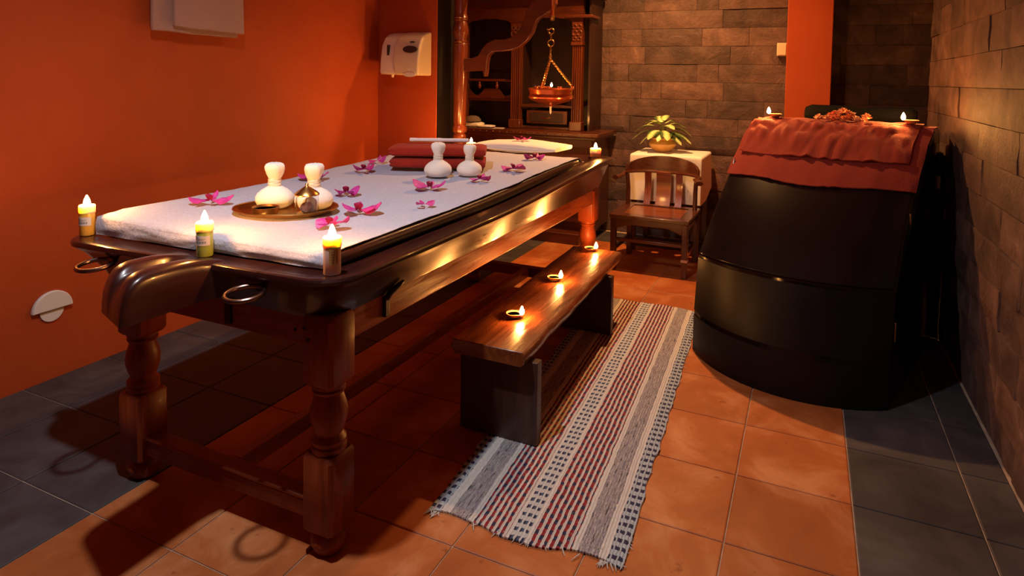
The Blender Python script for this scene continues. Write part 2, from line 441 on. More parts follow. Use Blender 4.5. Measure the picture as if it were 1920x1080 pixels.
def stone_wall(parent, a0, a1, fn, ztop=2.9):
    z = 0; k = 0
    while z < ztop:
        h = .15 if k == 0 else .17
        a = a0 - random.uniform(0, .3)
        while a < a1-.02:
            L = random.choice((.2, .36, .42, .5, .58, .66, .8))
            s0 = max(a, a0); s1 = min(a+L, a1)
            if a1-s1 < .1: s1 = a1
            if s1-s0 > .03:
                o = bpy.data.objects.new('stone', random.choice(stones)); COL.objects.link(o)
                o.parent = parent
                fn(o, s0+.0015, s1-.0015, z+.0015, h-.003, random.uniform(.012, .026))
            a = s1
        z += h; k += 1
def f_back(o, s0, s1, z, h, dep):
    o.location = (s1, YB+.02, z); o.scale = (s1-s0, dep, h); o.rotation_euler = (0,0,PI)
def f_right(o, s0, s1, z, h, dep):
    o.location = (XR+.02, s0, z); o.scale = (s1-s0, dep, h); o.rotation_euler = (0,0,PI/2)
stone_wall(wb, -.1, 3.9, f_back, 2.75)
stone_wall(wr, .7, 4.68, f_right, 2.75)
# orange column on the back wall
MB().box(2.022, 2.364, 5.20, YB+.05, 0, ZC).obj('wall_column', M['plaster'], kind='structure', bevel=.006)

# ------------------------------------------------------------------ treatment table
RX0, RX1, RY0, RY1 = -.335, .98, .885, 3.87
def zr(x, y): return .92 + .055*sm((y-1.9)/1.8) - .022*(RX1-x)/(RX1-RX0)
def rrect(x0, x1, y0, y1, r, n=8):
    P = []
    for cx, cy, a0 in ((x1-r, y1-r, 0), (x0+r, y1-r, 90), (x0+r, y0+r, 180), (x1-r, y0+r, 270)):
        for i in range(n+1):
            a = math.radians(a0+90*i/n); P.append((cx+r*math.cos(a), cy+r*math.sin(a)))
    # resample long sides
    Q = []
    for i in range(len(P)):
        a = P[i]; b_ = P[(i+1) % len(P)]; d = math.dist(a, b_); k = max(1, int(d/.18))
        for t in range(k): Q.append((lerp(a[0], b_[0], t/k), lerp(a[1], b_[1], t/k)))
    return Q
table = thing('treatment_table', 'long dark-lacquered wooden oil treatment table with turned legs and drain tongue', 'table', (.40, 2.35, 0), world=True)
def tray_mesh():
    mb = MB(); rings = []
    base = rrect(RX0, RX1, RY0, RY1, .13)
    cx, cy = (RX0+RX1)/2, (RY0+RY1)/2; hx, hy = (RX1-RX0)/2, (RY1-RY0)/2
    for ins, dz, zabs in ((.085, 0, .765), (.08, 0, .78), (.03, -.045, 0), (.012, -.03, 0), (.001, -.02, 0), (0, -.010, 0), (.004, -.002, 0), (.012, .001, 0), (.02, 0, 0), (.10, -.002, 0), (.125, -.02, 0), (.16, -.03, 0)):
        ring = []
        for x, y in base:
            ux = (x-cx)*(hx-ins)/hx + cx; uy = (y-cy)*(hy-ins)/hy + cy
            ring.append((ux, uy, zabs if zabs else zr(ux, uy)+dz))
        rings.append(ring)
    return mb.loft(rings)
tray = tray_mesh().obj('tray', M['tray_wood'], table, ang=40)
# drain tongue
def tongue_mesh():
    st = [(.935,.915,.135),(.91,.919,.125),(.885,.924,.113),(.86,.929,.105),(.83,.933,.101),(.79,.936,.100),(.75,.937,.099),(.72,.937,.099),(.695,.933,.098),(.674,.924,.098),(.658,.909,.097),(.646,.888,.095),(.638,.864,.092),(.634,.838,.087),(.6325,.822,.081),(.632,.810,.073)]
    rings = []
    prof = [(-1,0),(-1,.35),(-1,.70),(-.985,.84),(-.94,.92),(-.86,.975),(-.74,1.0),(-.55,1.0),(-.40,.995),(-.29,.96),(-.22,.88),(-.12,.82),(.12,.82),(.22,.88),(.29,.96),(.40,.995),(.55,1.0),(.74,1.0),(.86,.975),(.94,.92),(.985,.84),(1,.70),(1,.35),(1,0)]
    for y, zt, hw in st:
        zb = .800
        ring = []
        H_ = .13
        sk = .34*(1-sm((y-.63)/.26))
        for px, pz in prof:
            top_ = zt-(1-pz)*H_ if pz > .5 else lerp(zb, zt-.3*H_, pz/.70)
            x = .372+px*hw
            ring.append((x, y-sk*(x-.372), max(top_, zb)))
        rings.append(ring)
    return MB().loft(rings)
tongue_mesh().obj('drain_tongue', M['tray_wood'], table, ang=50)
def leg_mesh(x, y, h=.061):
    mb = MB()
    mb.lathe([(.036,0),(.046,.006),(.057,.03),(.058,.045),(.05,.062),(.044,.068),(.05,.074),(.05,.084)], 20, (x,y,0))
    def blk(z0, z1):
        c = .012; P = [(-h+c,-h),(h-c,-h),(h,-h+c),(h,h-c),(h-c,h),(-h+c,h),(-h,h-c),(-h,-h+c)]
        k = .86
        R = [[(x+a*k, y+b_*k, z0-.012) for a, b_ in P], [(x+a, y+b_, z0) for a, b_ in P], [(x+a, y+b_, z1) for a, b_ in P], [(x+a*k, y+b_*k, z1+.012) for a, b_ in P]]
        mb.loft(R)
    blk(.09, .318); blk(.562, .765)
    mb.lathe([(.05,.325),(.056,.335),(.056,.348),(.05,.353),(.055,.360),(.055,.370),(.048,.378),(.042,.386),(.05,.405),(.058,.435),(.059,.455),(.055,.48),(.047,.505),(.043,.517),(.05,.522),(.053,.530),(.047,.535),(.053,.541),(.053,.548),(.046,.555)], 24, (x,y,0))
    return mb
LX0, LX1, LY0, LY1 = -.045, .845, 1.022, 3.62
for x in (LX0, LX1):
    for y in (LY0, LY1): leg_mesh(x, y).obj('leg', M['table_wood_z'], table, ang=38)
for y, n_ in ((LY0-.03, 1), (LY1+.03, 1)):
    MB().box(LX0+.055, LX1-.055, y-.02, y+.02, .675, .77).obj('apron', M['table_wood_x'], table, bevel=.004)
for x in (LX0-.03, LX1+.03):
    MB().box(x-.022, x+.022, LY0+.055, LY1-.055, .678, .80).obj('apron', M['table_wood_y'], table, bevel=.004)
for y in (LY0, LY1):
    MB().box(LX0+.055, LX1-.055, y-.032, y+.022, .100, .158).box(LX0+.055, LX1-.055, y-.036, y+.026, .158, .170).obj('stretcher', M['table_wood_x'], table, bevel=.005)
MB().box(.375, .425, LY0+.03, LY1-.03, .105, .165).obj('stretcher', M['table_wood_y'], table, bevel=.005)
def ring_handle(x, y, z):
    pts = [(x+.056*math.cos(2*PI*i/40), y+.056*math.sin(2*PI*i/40), z+.006*math.sin(2*PI*i/40)) for i in range(40)]
    rg = MB().tube(pts, .0075, 10, True).obj('ring_handle', M['ring_metal'], table)
    MB().box(x-.03, x+.03, y+.05, y+.09, z+.026, z+.031).box(x-.010, x+.010, y+.050, y+.085, z-.008, z+.008).obj('handle_bracket', M['iron'], table, bevel=.002)
ring_handle(.672, .848, .858); ring_handle(-.052, .857, .845)
# iron straps and latch
MB().box(.455, .48, LY0-.064, LY0-.049, .69, .765).obj('strap', M['iron'], table, bevel=.003)
lt = MB(); lt.box(.885, .912, 1.228, 1.252, .695, .765)
lt.tube([(.905,1.24,.755),(.912,1.252,.775),(.914,1.275,.782),(.918,1.292,.79),(.922,1.318,.80)], [.011,.012,.011,.010,.006], 8)
lt.obj('latch', M['iron'], table, bevel=.003)
for px_, pz_ in ((.80,.735),(.815,.70),(.765,.725)):
    MB().lathe([(.0,0),(.006,0),(.006,.002),(0,.003)], 10).obj('wood_plug', M['iron'], table, org=(0,0,0)).location = (px_-.40, LY0-.062-2.35, pz_)
for o in table.children:
    if o.name.startswith('wood_plug'): o.rotation_euler = (PI/2, 0, 0)

# mattress pad and disposable sheet
PX0, PX1, PY0, PY1 = -.235, .872, 1.0, 3.36
def zp(x, y):
    return .964 + .042*sm((y-1.6)/1.7) - .006*sm((y-1.0)/-.5) + .012*(1-sm((x-PX0)/.5))
def pad_mesh():
    rings = []; base = rrect(PX0, PX1, PY0, PY1, .05, 5)
    cx, cy = (PX0+PX1)/2, (PY0+PY1)/2; hx, hy = (PX1-PX0)/2, (PY1-PY0)/2
    for ins, zf in ((.012, 'b'), (.0, 'b1'), (-.004, .5), (0, .85), (.008, .96), (.022, 1.0), (.05, 1.0), (.10, .5)):
        ring = []
        for x, y in base:
            ux = (x-cx)*(hx-ins)/hx+cx; uy = (y-cy)*(hy-ins)/hy+cy
            zb_ = zr(ux, uy)+.001; zt_ = zp(ux, uy)
            z = zb_ if zf == 'b' else (zb_+.006 if zf == 'b1' else lerp(zb_, zt_, zf))
            ring.append((ux, uy, z))
        rings.append(ring)
    return MB().loft(rings)
pad = top(pad_mesh(), 'mattress_pad', M['pad_vinyl'], 'thin dark brown vinyl mattress lying in the table tray under the white sheet', 'mattress', (.4, 2.2, .9), ang=50)
def sheet_mesh():
    nu, nv = 46, 96
    def fn(a, b_):
        # a across x, b_ along y: first part is the drop over the foot edge
        x = lerp(PX0-.012, PX1-.012, a)
        drop = .055
        if b_ < .10:
            t = b_/.10
            y = PY0-.008-.006*math.sin(t*PI) + .004*nz(x*9, t*3)
            ztop = zp(x, PY0+.01)+.005; zbot = zr(x, PY0)+.004
            k = sm(t)
            z = lerp(zbot, ztop-.006, t)
            y -= .012*(1-t)*(.6+.8*nz(x*6, 2))
            return (x, y, z)
        t = (b_-.10)/.90
        y = lerp(PY0+.004, PY1+.09, t)
        xr = PX1-.008+.010*nz(y*4, 5)
        x = lerp(PX0-.014+.012*nz(y*3, 9), xr, a)
        z = zp(min(max(x, PX0), PX1), min(y, PY1)) + .006
        z += .0045*nz(x*6, y*5, 3) + .0025*nz(x*22, y*15, 8) + .002
        if a < .02: z -= .03
        if a < .001: z -= .025
        if y > PY1-.01: z = lerp(z, zr(x, y)+.008, sm((y-PY1+.01)/.08)) + .004*nz(x*10, 1)
        if t < .02: z -= .004
        return (x, y, z)
    return MB().grid(fn, nu, nv)
sheet = top(sheet_mesh(), 'bed_sheet', M['sheet'], 'white disposable sheet spread over the treatment table mattress', 'sheet', (.4, 2.2, .96), solid=.002, ang=80)
def zs(x, y): return zp(min(max(x, PX0), PX1), min(y, PY1)) + .0145

# pillow
def pillow_mesh():
    rings = []; n = 28
    for k in range(13):
        t = k/12; th = math.sin(PI*(.06+.88*t))**.45
        r = []
        for i in range(n):
            a = 2*PI*i/n; c = math.copysign(abs(math.cos(a))**.45, math.cos(a)); s_ = math.copysign(abs(math.sin(a))**.7, math.sin(a))
            r.append((-.315+.63*t, .17*c*(.9+.1*th), .042*th*s_*(1-.25*abs(t-.5)*2)+.040+.004*nz(t*6, a)))
        rings.append(r)
    return MB().loft(rings)
pl = thing('pillow', 'flat white cloth-covered pillow at the head of the treatment table', 'pillow', (.355, 3.60, .999), -.02)
pillow_mesh().obj('cushion', M['white_cloth'], pl, ang=60)
MB().tube([(-.30,-.165,.034),(-.1,-.172,.028),(.12,-.172,.026),(.30,-.16,.034)], .006, 6).obj('seam', M['white_cloth'], pl)

# ------------------------------------------------------------------ flames and candles
def flame_mesh(h=.042, r=.0115):
    return MB().lathe([(.001,0),(r*.7,h*.10),(r,h*.28),(r*.85,h*.5),(r*.5,h*.75),(r*.12,h*.97)], 10)
FL = flame_mesh().mesh('flame', M['flame'])
WK = MB().tube([(0,0,-.004),(.0005,0,.006)], .001, 6).mesh('wick', M['wick'])
def flame_at(parent, p, sc=1.0):
    o = bpy.data.objects.new('flame', FL); COL.objects.link(o); o.parent = parent; o.location = p; o.scale = (sc, sc, sc)
    k = bpy.data.objects.new('wick', WK); COL.objects.link(k); k.parent = parent; k.location = (p[0], p[1], p[2]-.002)
    return o
def jar_candle(loc, matk, label, lab='label_white', rz=0, h=.114, r=.0262, script=False):
    t = thing('jar_candle', label, 'candle', loc, rz)
    MB().lathe([(r*.94,0),(r,.003),(r,h*.72),(r*.98,h*.735)], 28).obj('jar', M[matk], t)
    MB().lathe([(r*1.04,h*.735),(r*1.06,h*.745),(r*1.06,h*.97),(r*.96,h),(r*.80,h),(r*.78,h*.95),(.0005,h*.95)], 28).obj('wax_top', M['wax_white'], t)
    # paper label wrapped on the side facing the room
    a0, a1 = math.radians(-150), math.radians(-30); z0, z1 = h*.34, h*.62
    if script: a0, a1 = math.radians(-95), math.radians(-35); z0, z1 = h*.30, h*.72
    L_ = MB().grid(lambda a, b_: ((r+.0006)*math.cos(lerp(a0,a1,a)), (r+.0006)*math.sin(lerp(a0,a1,a)), lerp(z0,z1,b_)), 14, 1).obj('label', M[lab], t, solid=.0004)
    def strip(aa, ab, za, zb, mat):
        MB().grid(lambda a, b_: ((r+.0014)*math.cos(lerp(aa,ab,a)), (r+.0014)*math.sin(lerp(aa,ab,a)), lerp(za,zb,b_)), 4, 1).obj('print', mat, L_)
    if not script:
        d = math.radians
        strip(d(-140), d(-112), h*.565, h*.58, M['ink']); strip(d(-140), d(-60), h*.525, h*.535, M['ink'])
        strip(d(-140), d(-75), h*.50, h*.507, M['ink'])
        for q in range(13): strip(d(-135+q*6), d(-135+q*6+(2 if q % 3 else 4)), h*.40, h*.47, M['ink'])
    else:
        d = math.radians
        for q in range(5):
            zz = h*(.34+.07*q); strip(d(-80), d(-62), zz, zz+h*.02, M['ink_brown']); strip(d(-72+q*2), d(-66+q*2), zz-.001, zz+h*.05, M['ink_brown'])
        strip(d(-50), d(-46), h*.33, h*.68, M['ink_brown'])
    flame_at(t, (0,0,h*.97), 1.0)
    return t
jar_candle((-.282, .972, zr(-.282,.972)+.002), 'jar_yellow', 'yellow-orange jar candle with barcode label on the table rim corner', rz=.45)
jar_candle((.378, .950, zr(.378,.965)+.002), 'jar_green', 'green jar candle with barcode label beside the drain tongue', rz=.45)
jar_candle((.905, .966, zr(.905,.966)+.002), 'jar_pink', 'pale pink jar candle with brown lettering on the table rim corner', 'label_gold', rz=.45, script=True)
def votive(loc, label, sc=1.0):
    t = thing('pillar_candle', label, 'candle', loc); t.scale = (sc,)*3
    MB().lathe([(.036,0),(.038,.003),(.039,.026)], 28).obj('tinted_base', M['wax_orange'], t)
    MB().lathe([(.039,.026),(.039,.056),(.036,.060),(.028,.060),(.024,.055),(.0005,.054)], 28).obj('wax_top', M['wax_white'], t)
    flame_at(t, (0,0,.056), 1.05)
votive((.835, 3.795, zr(.835,3.795)), 'short white-over-orange pillar candle on the table rim beside the pillow, towards the chair')
votive((-.175, 3.80, zr(-.175,3.80)), 'short white-over-orange pillar candle on the table rim between wooden post and pillow')
votive((-.285, 3.47, zr(-.285,3.47)), 'short pillar candle on the table rim behind the folded red towels', 1.05)

# ------------------------------------------------------------------ tray set, pouches
tz = zs(.32, 1.37)
bt = thing('brass_tray', 'oval brass serving tray on the white sheet carrying two herbal pouches', 'tray', (.322, 1.372, tz), .424)
MB().lathe([(.001,.0015),(.17,.0015),(.182,.006),(.197,.016),(.203,.018),(.205,.0155),(.186,.003),(.172,-.001),(.001,-.001)], 48, sx=1., sy=.80).obj('dish', M['brass'], bt)
MB().tube([(.201*math.cos(2*PI*i/56), .201*.80*math.sin(2*PI*i/56), .017) for i in range(56)], .0032, 6, True).obj('rim', M['brass'], bt)
def pouch_proto():
    t = thing('herbal_pouch', 'x', 'pouch', (0,0,0))
    n = 28; rings = []
    for r, z in [(.02,.0),(.05,.002),(.066,.012),(.075,.03),(.074,.045),(.066,.06),(.05,.074),(.033,.084),(.023,.09),(.021,.096)]:
        rings.append([((r*(1+.03*nz(3*math.cos(2*PI*i/n), 3*math.sin(2*PI*i/n), z*20)+.015*math.sin(i*3.1)*(z/.1)))*math.cos(2*PI*i/n), (r*(1+.03*nz(3*math.cos(2*PI*i/n), 3*math.sin(2*PI*i/n), z*20)+.015*math.sin(i*3.1)*(z/.1)))*math.sin(2*PI*i/n), z) for i in range(n)])
    MB().loft(rings).obj('bag', M['pouch'], t, ang=70)
    rings = []
    for r, z in [(.022,.088),(.022,.116),(.027,.126),(.033,.140),(.0375,.158),(.0375,.170),(.032,.180),(.018,.184),(.006,.182)]:
        rings.append([((r*(1+.07*math.sin(5*2*PI*i/n+z*40)*min(1,(z-.09)/.04)))*math.cos(2*PI*i/n), (r*(1+.07*math.sin(5*2*PI*i/n+z*40)*min(1,(z-.09)/.04)))*math.sin(2*PI*i/n), z+.004*nz(math.cos(2*PI*i/n)*2, math.sin(2*PI*i/n)*2, 4)*(z > .15)) for i in range(n)])
    MB().loft(rings).obj('knot_head', M['pouch'], t, ang=70)
    pts = []
    for i in range(110):
        a = 2*PI*i/16; pts.append((.0245*math.cos(a), .0245*math.sin(a), .088+.030*i/110+.0015*math.sin(a*1.3)))
    MB().tube(pts, .0022, 5).obj('tie_string', M['string'], t)
    return t
pp = pouch_proto()
place(pp, (.238, 1.395, tz+.0025), .3, 'white herbal pouch on the brass tray behind the small brass bowl', 1.0)
place(copy_tree(pp), (.392, 1.452, tz+.0025), 1.9, 'white herbal pouch on the brass tray behind the lidded glass jar', 1.0)
place(copy_tree(pp), (.425, 2.345, zs(.425,2.345)), 2.6, 'white herbal pouch on the sheet against the middle of the red towels', .98)
place(copy_tree(pp), (.565, 2.435, zs(.565,2.435)), 4.1, 'white herbal pouch on the sheet by the red towels, nearer the pink flowers', .90)
bw = thing('brass_bowl', 'small shallow brass bowl on the oval brass tray', 'bowl', (.305, 1.283, tz+.002))
MB().lathe([(.001,0),(.040,0),(.045,.004),(.051,.026),(.053,.030),(.050,.030),(.043,.007),(.001,.006)], 32).obj('bowl_body', M['dull_brass'], bw)
MB().lathe([(.001,.021),(.047,.021)], 28).obj('filling', plain('balm', (.72,.55,.30), .4), bw)
gj = thing('glass_jar', 'clear glass jar with pointed brass lid on the brass tray', 'jar', (.452, 1.347, tz+.0035))
MB().lathe([(.001,.001),(.040,.001),(.044,.005),(.044,.078),(.042,.078),(.042,.006),(.001,.005)], 32).obj('glass_body', M['glass'], gj)
MB().lathe([(.047,.077),(.047,.081),(.044,.085),(.034,.093),(.020,.103),(.009,.110),(.006,.114),(.008,.118),(.005,.122),(.001,.123)], 32).obj('lid', M['brass'], gj)
nutm = MB().lathe([(.001,.006),(.014,.008),(.024,.018),(.026,.028),(.022,.040),(.012,.048),(.001,.05)], 20).obj('contents', plain('brown_nut', (.22,.09,.045), .6, var=.3, bscale=60), gj)

# ------------------------------------------------------------------ folded towels
def folded_towel_mesh(Lx, Wy, Hh, seed):
    rings = []; n = 22; m = 28
    for j in range(n+1):
        t = j/n; x = -Lx/2+Lx*t
        e0 = t*Lx; e1 = (1-t)*Lx
        q = min(1, .62+.38*math.sqrt(min(1, e0/.03))) * min(1, .62+.38*math.sqrt(min(1, e1/.035)))
        ring = []
        for i in range(m):
            a = 2*PI*i/m; c = math.cos(a); s_ = math.sin(a)
            y = Wy/2*math.copysign(abs(c)**.42, c); z = Hh/2*math.copysign(abs(s_)**.62, s_)
            gr = .012*math.exp(-(z/.006)**2)*math.exp(-(e0/.07)**2)*(1 if c < 0 else .4)
            ring.append((x+.003*nz(y*9, z*40, seed)+gr*.6, y*(.97+.03*q)*(1 if c > 0 else 1-gr*6)+.006*nz(x*6, z*20, seed), Hh/2+z*q+.004*nz(x*6, y*7, seed)))
        rings.append(ring)
    return MB().loft(rings)
zt = zs(.28, 2.58)
t1 = top(folded_towel_mesh(.53, .25, .060, 1), 'folded_towel', M['red_towel'], 'folded red towel lying on the white sheet under a second one', 'towel', ang=60)
t1.location = (.285, 2.585, zt+.004); t1.rotation_euler = (0, 0, .45)
t2 = top(folded_towel_mesh(.54, .26, .060, 5), 'folded_towel', M['red_towel'], 'upper folded red towel of the pair, with a white napkin on it', 'towel', ang=60)
t2.location = (.280, 2.59, zt+.070); t2.rotation_euler = (0, 0, .45)
def napkin():
    rings = []
    for j in range(15):
        t = j/14; r = .012*(1+.25*nz(t*9, 3)); 
        rings.append([(-.17+.34*t, 1.5*r*math.cos(2*PI*i/10)+.003*nz(t*5, 8), r*math.sin(2*PI*i/10)+.013) for i in range(10)])
    return MB().loft(rings)
nk = top(napkin(), 'rolled_napkin', plain('napkin_white', (.78,.78,.86), .9), 'narrow white napkin laid along the top red towel', 'napkin', ang=70)
nk.location = (.25, 2.64, zt+.136); nk.rotation_euler = (0, 0, .45)

# ------------------------------------------------------------------ orchids
def petal_mesh(L, W, cup, seed):
    def fn(a, b_):
        x = L*b_; hw = W*math.sin(PI*min(1, (b_*.9+.06)))**.7*(.25+.75*sm(b_*1.6))
        if b_ > .98: hw *= .35
        y = (a-.5)*2*hw
        z = cup*L*(b_**2) - .25*abs(a-.5)*2*hw + .12*W*nz(a*3, b_*4, seed) + .02*L*math.sin(b_*PI)
        return (x, y, z)
    return MB().grid(fn, 6, 7).mesh('petal', M['petal'], ang=80)
PET = [petal_mesh(.074, .042, .28, 1), petal_mesh(.070, .044, .14, 2), petal_mesh(.070, .017, .18, 3), petal_mesh(.066, .016, .05, 4)]
LIP = MB().grid(lambda a, b_: (.038*b_, (a-.5)*.030*math.sin(PI*(.15+.8*b_)), .022*math.sin(b_*2.4)-.5*abs(a-.5)*.02), 5, 5).mesh('lip', M['petal_lip'], ang=80)
def orchid(loc, rz, label, sc=1.0, only=None, tilt=(0,0)):
    t = thing('orchid_flower', label, 'flower', loc, rz); t.scale = (sc,)*3; t.rotation_euler = (tilt[0], tilt[1], rz)
    angs = [(0, 0), (PI, 1), (PI*.5, 2), (PI*1.28, 3), (PI*1.72, 2)]
    if only: angs = angs[:only]
    for a, k in angs:
        o = bpy.data.objects.new('petal', PET[k]); COL.objects.link(o); o.parent = t
        o.location = (.004*math.cos(a), .004*math.sin(a), .003); o.rotation_euler = (random.uniform(-.55,.55), random.uniform(-.28,.02), a+random.uniform(-.35,.35)); q_ = random.uniform(.75, 1.15); o.scale = (q_, random.uniform(.7,1.05), q_)
        md = o.modifiers.new('solid', 'SOLIDIFY'); md.thickness = .0012
    if not only:
        o = bpy.data.objects.new('lip', LIP); COL.objects.link(o); o.parent = t; o.location = (0,0,.006); o.rotation_euler = (0, -.3, -PI/2)
    return t
random.seed(5)
for x, y, rz, sc, only, lab in [
    (-.035,1.315,.45,1.05,None,'magenta orchid bloom on the sheet behind the green jar candle'),
    (-.075,1.97,.7,1.05,None,'magenta orchid bloom on the sheet beyond the brass tray, towards the orange wall'),
    (.0,2.27,.35,1.0,None,'magenta orchid bloom on the sheet beside the folded end of the red towels'),
    (-.10,2.52,.5,.8,3,'loose magenta orchid petals tucked at the far end of the red towels'),
    (.298,1.765,.5,1.0,None,'magenta orchid bloom on the sheet just past the glass jar'),
    (.568,2.04,.45,1.05,None,'magenta orchid bloom on open sheet between brass tray and herbal pouches'),
    (.590,1.485,.5,1.1,None,'magenta orchid bloom on the sheet against the rim of the brass tray'),
    (.752,1.712,.9,.55,3,'small torn orchid piece alone near the dark mattress edge'),
    (.655,1.245,.4,.95,None,'magenta orchid bloom on the sheet right behind the pink jar candle'),
    (.690,2.32,.3,.80,None,'small dark-pink orchid bloom in front of the herbal pouch pair'),
    (.722,2.665,-.2,1.05,None,'magenta orchid bloom on the sheet beyond the red towels'),
    (.660,3.10,.4,1.0,None,'red-pink orchid bloom on the sheet just below the white pillow')]:
    orchid((x, y, zs(x, y)+.008), rz, lab, sc, only, (random.uniform(-.05,.05), random.uniform(-.05,.05)))
orchid((.37, 3.55, 1.088), .2, 'red-pink orchid bloom resting on top of the white pillow', .85)

# ------------------------------------------------------------------ bench
bench = thing('bench', 'low dark wooden bench with thick live-edge plank beside the treatment table', 'bench', (1.04, 2.55, 0), world=True)
def slab_mesh():
    rings = []; n = 26
    for k in range(n+1):
        t = k/n; y = lerp(1.755, 3.41, t)
        xr = lerp(1.205, 1.150, t)+.008*nz(t*7, 1)+.004*nz(t*23, 6); xl = lerp(.865, .815, t)+.006*nz(t*6, 4)
        d = .022+.007*nz(t*16, 2)
        rings.append([(xl+.012,y,.358),(xl-.004,y,.385),(xl,y,.416),(xl+.006,y,.420),(xr-.006-.4*d,y,.420),(xr-.4*d,y,.416),(xr,y,.398+.008*nz(t*12,3)),(xr-.006,y,.372),(xr-d,y,.358)])
    return MB().loft(rings)
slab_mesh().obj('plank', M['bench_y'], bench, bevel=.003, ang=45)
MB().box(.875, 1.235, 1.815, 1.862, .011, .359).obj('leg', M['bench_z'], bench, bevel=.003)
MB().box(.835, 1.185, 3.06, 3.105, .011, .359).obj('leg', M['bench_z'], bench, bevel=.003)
def diya(loc, rz, label, sc=1.0):
    t = thing('clay_lamp', label, 'oil lamp', loc, rz); t.scale = (sc,)*3
    mb = MB(); n = 28; rings = []
    for r, z, e in [(.012,.0,0),(.018,.001,0),(.026,.007,.2),(.033,.016,.6),(.036,.022,1),(.033,.022,1),(.028,.014,.7),(.001,.010,0)]:
        ring = []
        for i in range(n):
            a = 2*PI*i/n; k = max(0, math.cos(a))**8*e
            ring.append((r*math.cos(a)*(1+.38*k), r*math.sin(a)*(1-.1*k), z))
        rings.append(ring)
    mb.loft(rings).obj('clay_bowl', M['terracotta'], t)
    MB().lathe([(.001,.0165),(.029,.0165)], 24).obj('oil', M['oil'], t)
    flame_at(t, (.043,0,.021), 1.0)
    return t
diya((1.000, 2.085, .420), -.1, 'clay oil lamp on the bench plank, farthest from the armchair')
diya((.968, 2.672, .420), -.1, 'middle one of three clay oil lamps on the bench plank')
diya((.955, 3.340, .420), -.1, 'clay oil lamp on the bench plank, nearest the armchair')

# ------------------------------------------------------------------ rug
def rug():
    W_, L_ = .69, 2.40; nu, nv = 84, 150
    o = thing('striped_rug', 'narrow handwoven rag rug with red, white and blue stripes under the bench', 'rug', (1.038, 1.300, .0), math.radians(3.0))
    mb = MB()
    def fn(a, b_):
        y = L_*b_ + .012*nz(a*7, b_*2) + (.02*math.sin(a*PI*3) if b_ < .02 else 0) - .05*max(0, a-.8)*5*(b_ > .985)
        x = W_*a + .010*nz(b_*7, a*2, 3) + (.012*nz(b_*30, 7) if a in (0, 1) else 0)
        z = .0075 + .0018*math.sin(a*W_/.0215*2*PI) + .003*max(0, nz(a*5, b_*7, 6))
        return (x, y, z)
    mb.grid(fn, nu, nv)
    c = mb.obj('weave', M['rug'], o, ang=80)
    me = c.data
    uv = me.uv_layers.new(name='UVMap')
    for lp in me.loops:
        p = me.vertices[lp.vertex_index].co; uv.data[lp.index].uv = (p.x, p.y)
    md = c.modifiers.new('solid', 'SOLIDIFY'); md.thickness = .006; md.offset = -1
    random.seed(3)
    fr = MB()
    for q in range(34):
        x = random.choice((random.uniform(.0,.06), random.uniform(.33,.39), random.uniform(.62,.69), random.uniform(0,.69)))
        y0 = .006; L2 = random.uniform(.012,.035); dx = random.uniform(-.02,.02)
        fr.tube([(x,y0,.008),(x+dx*.5,y0-L2*.5,.006),(x+dx,y0-L2,.004)], [.0022,.0018,.0008], 5)
    for q in range(18):
        y = random.uniform(0, L_); fr.tube([(W_-.003,y,.008),(W_+random.uniform(.006,.016),y+random.uniform(-.01,.01),.004)], [.002,.001], 5)
    fr.obj('fringe', plain('fringe_yarn', (.62,.58,.52), .95), o, kind='stuff')
rug()

# ------------------------------------------------------------------ armchair
ch = thing('armchair', 'dark wooden armchair with curved horseshoe back rail and panelled seat', 'chair', (1.09, 4.66, 0), world=True)
CX0, CX1, CY0, CY1, SZ = .79, 1.395, 4.375, 4.93, .45
for x in (CX0+.02, CX1-.02):
    MB().box(x-.022, x+.022, CY0, CY0+.044, 0, SZ-.03).obj('leg', M['chair_z'], ch, bevel=.005)
    MB().box(x-.022, x+.022, CY1-.044, CY1, 0, SZ-.03).obj('leg', M['chair_z'], ch, bevel=.005)
sf = MB(); fw_ = .075
sf.box(CX0-.01, CX1+.01, CY0-.01, CY0+fw_, SZ-.03, SZ).box(CX0-.01, CX1+.01, CY1-fw_, CY1+.01, SZ-.03, SZ).box(CX0-.01, CX0+fw_, CY0+fw_, CY1-fw_, SZ-.03, SZ).box(CX1-fw_, CX1+.01, CY0+fw_, CY1-fw_, SZ-.03, SZ)
sf.obj('seat_frame', M['chair_x'], ch, bevel=.004)
MB().box(CX0+fw_, CX1-fw_, CY0+fw_, CY1-fw_, SZ-.024, SZ-.006).obj('seat_panel', M['chair_seat'], ch)
ap = [(CX0+.04,SZ-.03),(CX1-.04,SZ-.03),(CX1-.04,SZ-.12),(CX1-.09,SZ-.10),(CX1-.15,SZ-.078),(CX0+.15,SZ-.078),(CX0+.09,SZ-.10),(CX0+.04,SZ-.12)]
MB().prism(ap, 'xz', CY0+.008, CY0+.03).obj('apron', M['chair_x'], ch, bevel=.003)
MB().box(CX0+.012, CX0+.03, CY0+.04, CY1-.04, SZ-.10, SZ-.03).obj('apron', M['chair_x'], ch, bevel=.003)
MB().box(CX1-.03, CX1-.012, CY0+.04, CY1-.04, SZ-.10, SZ-.03).obj('apron', M['chair_x'], ch, bevel=.003)
MB().box(CX0+.04, CX1-.04, CY0+.006, CY0+.034, .235, .262).obj('stretcher', M['chair_x'], ch, bevel=.004)
MB().box(CX0+.04, CX1-.04, CY1-.034, CY1-.006, .12, .15).obj('stretcher', M['chair_x'], ch, bevel=.004)
for x in (CX0+.02, CX1-.02): MB().box(x-.014, x+.014, CY0+.04, CY1-.04, .15, .18).obj('stretcher', M['chair_z'], ch, bevel=.004)
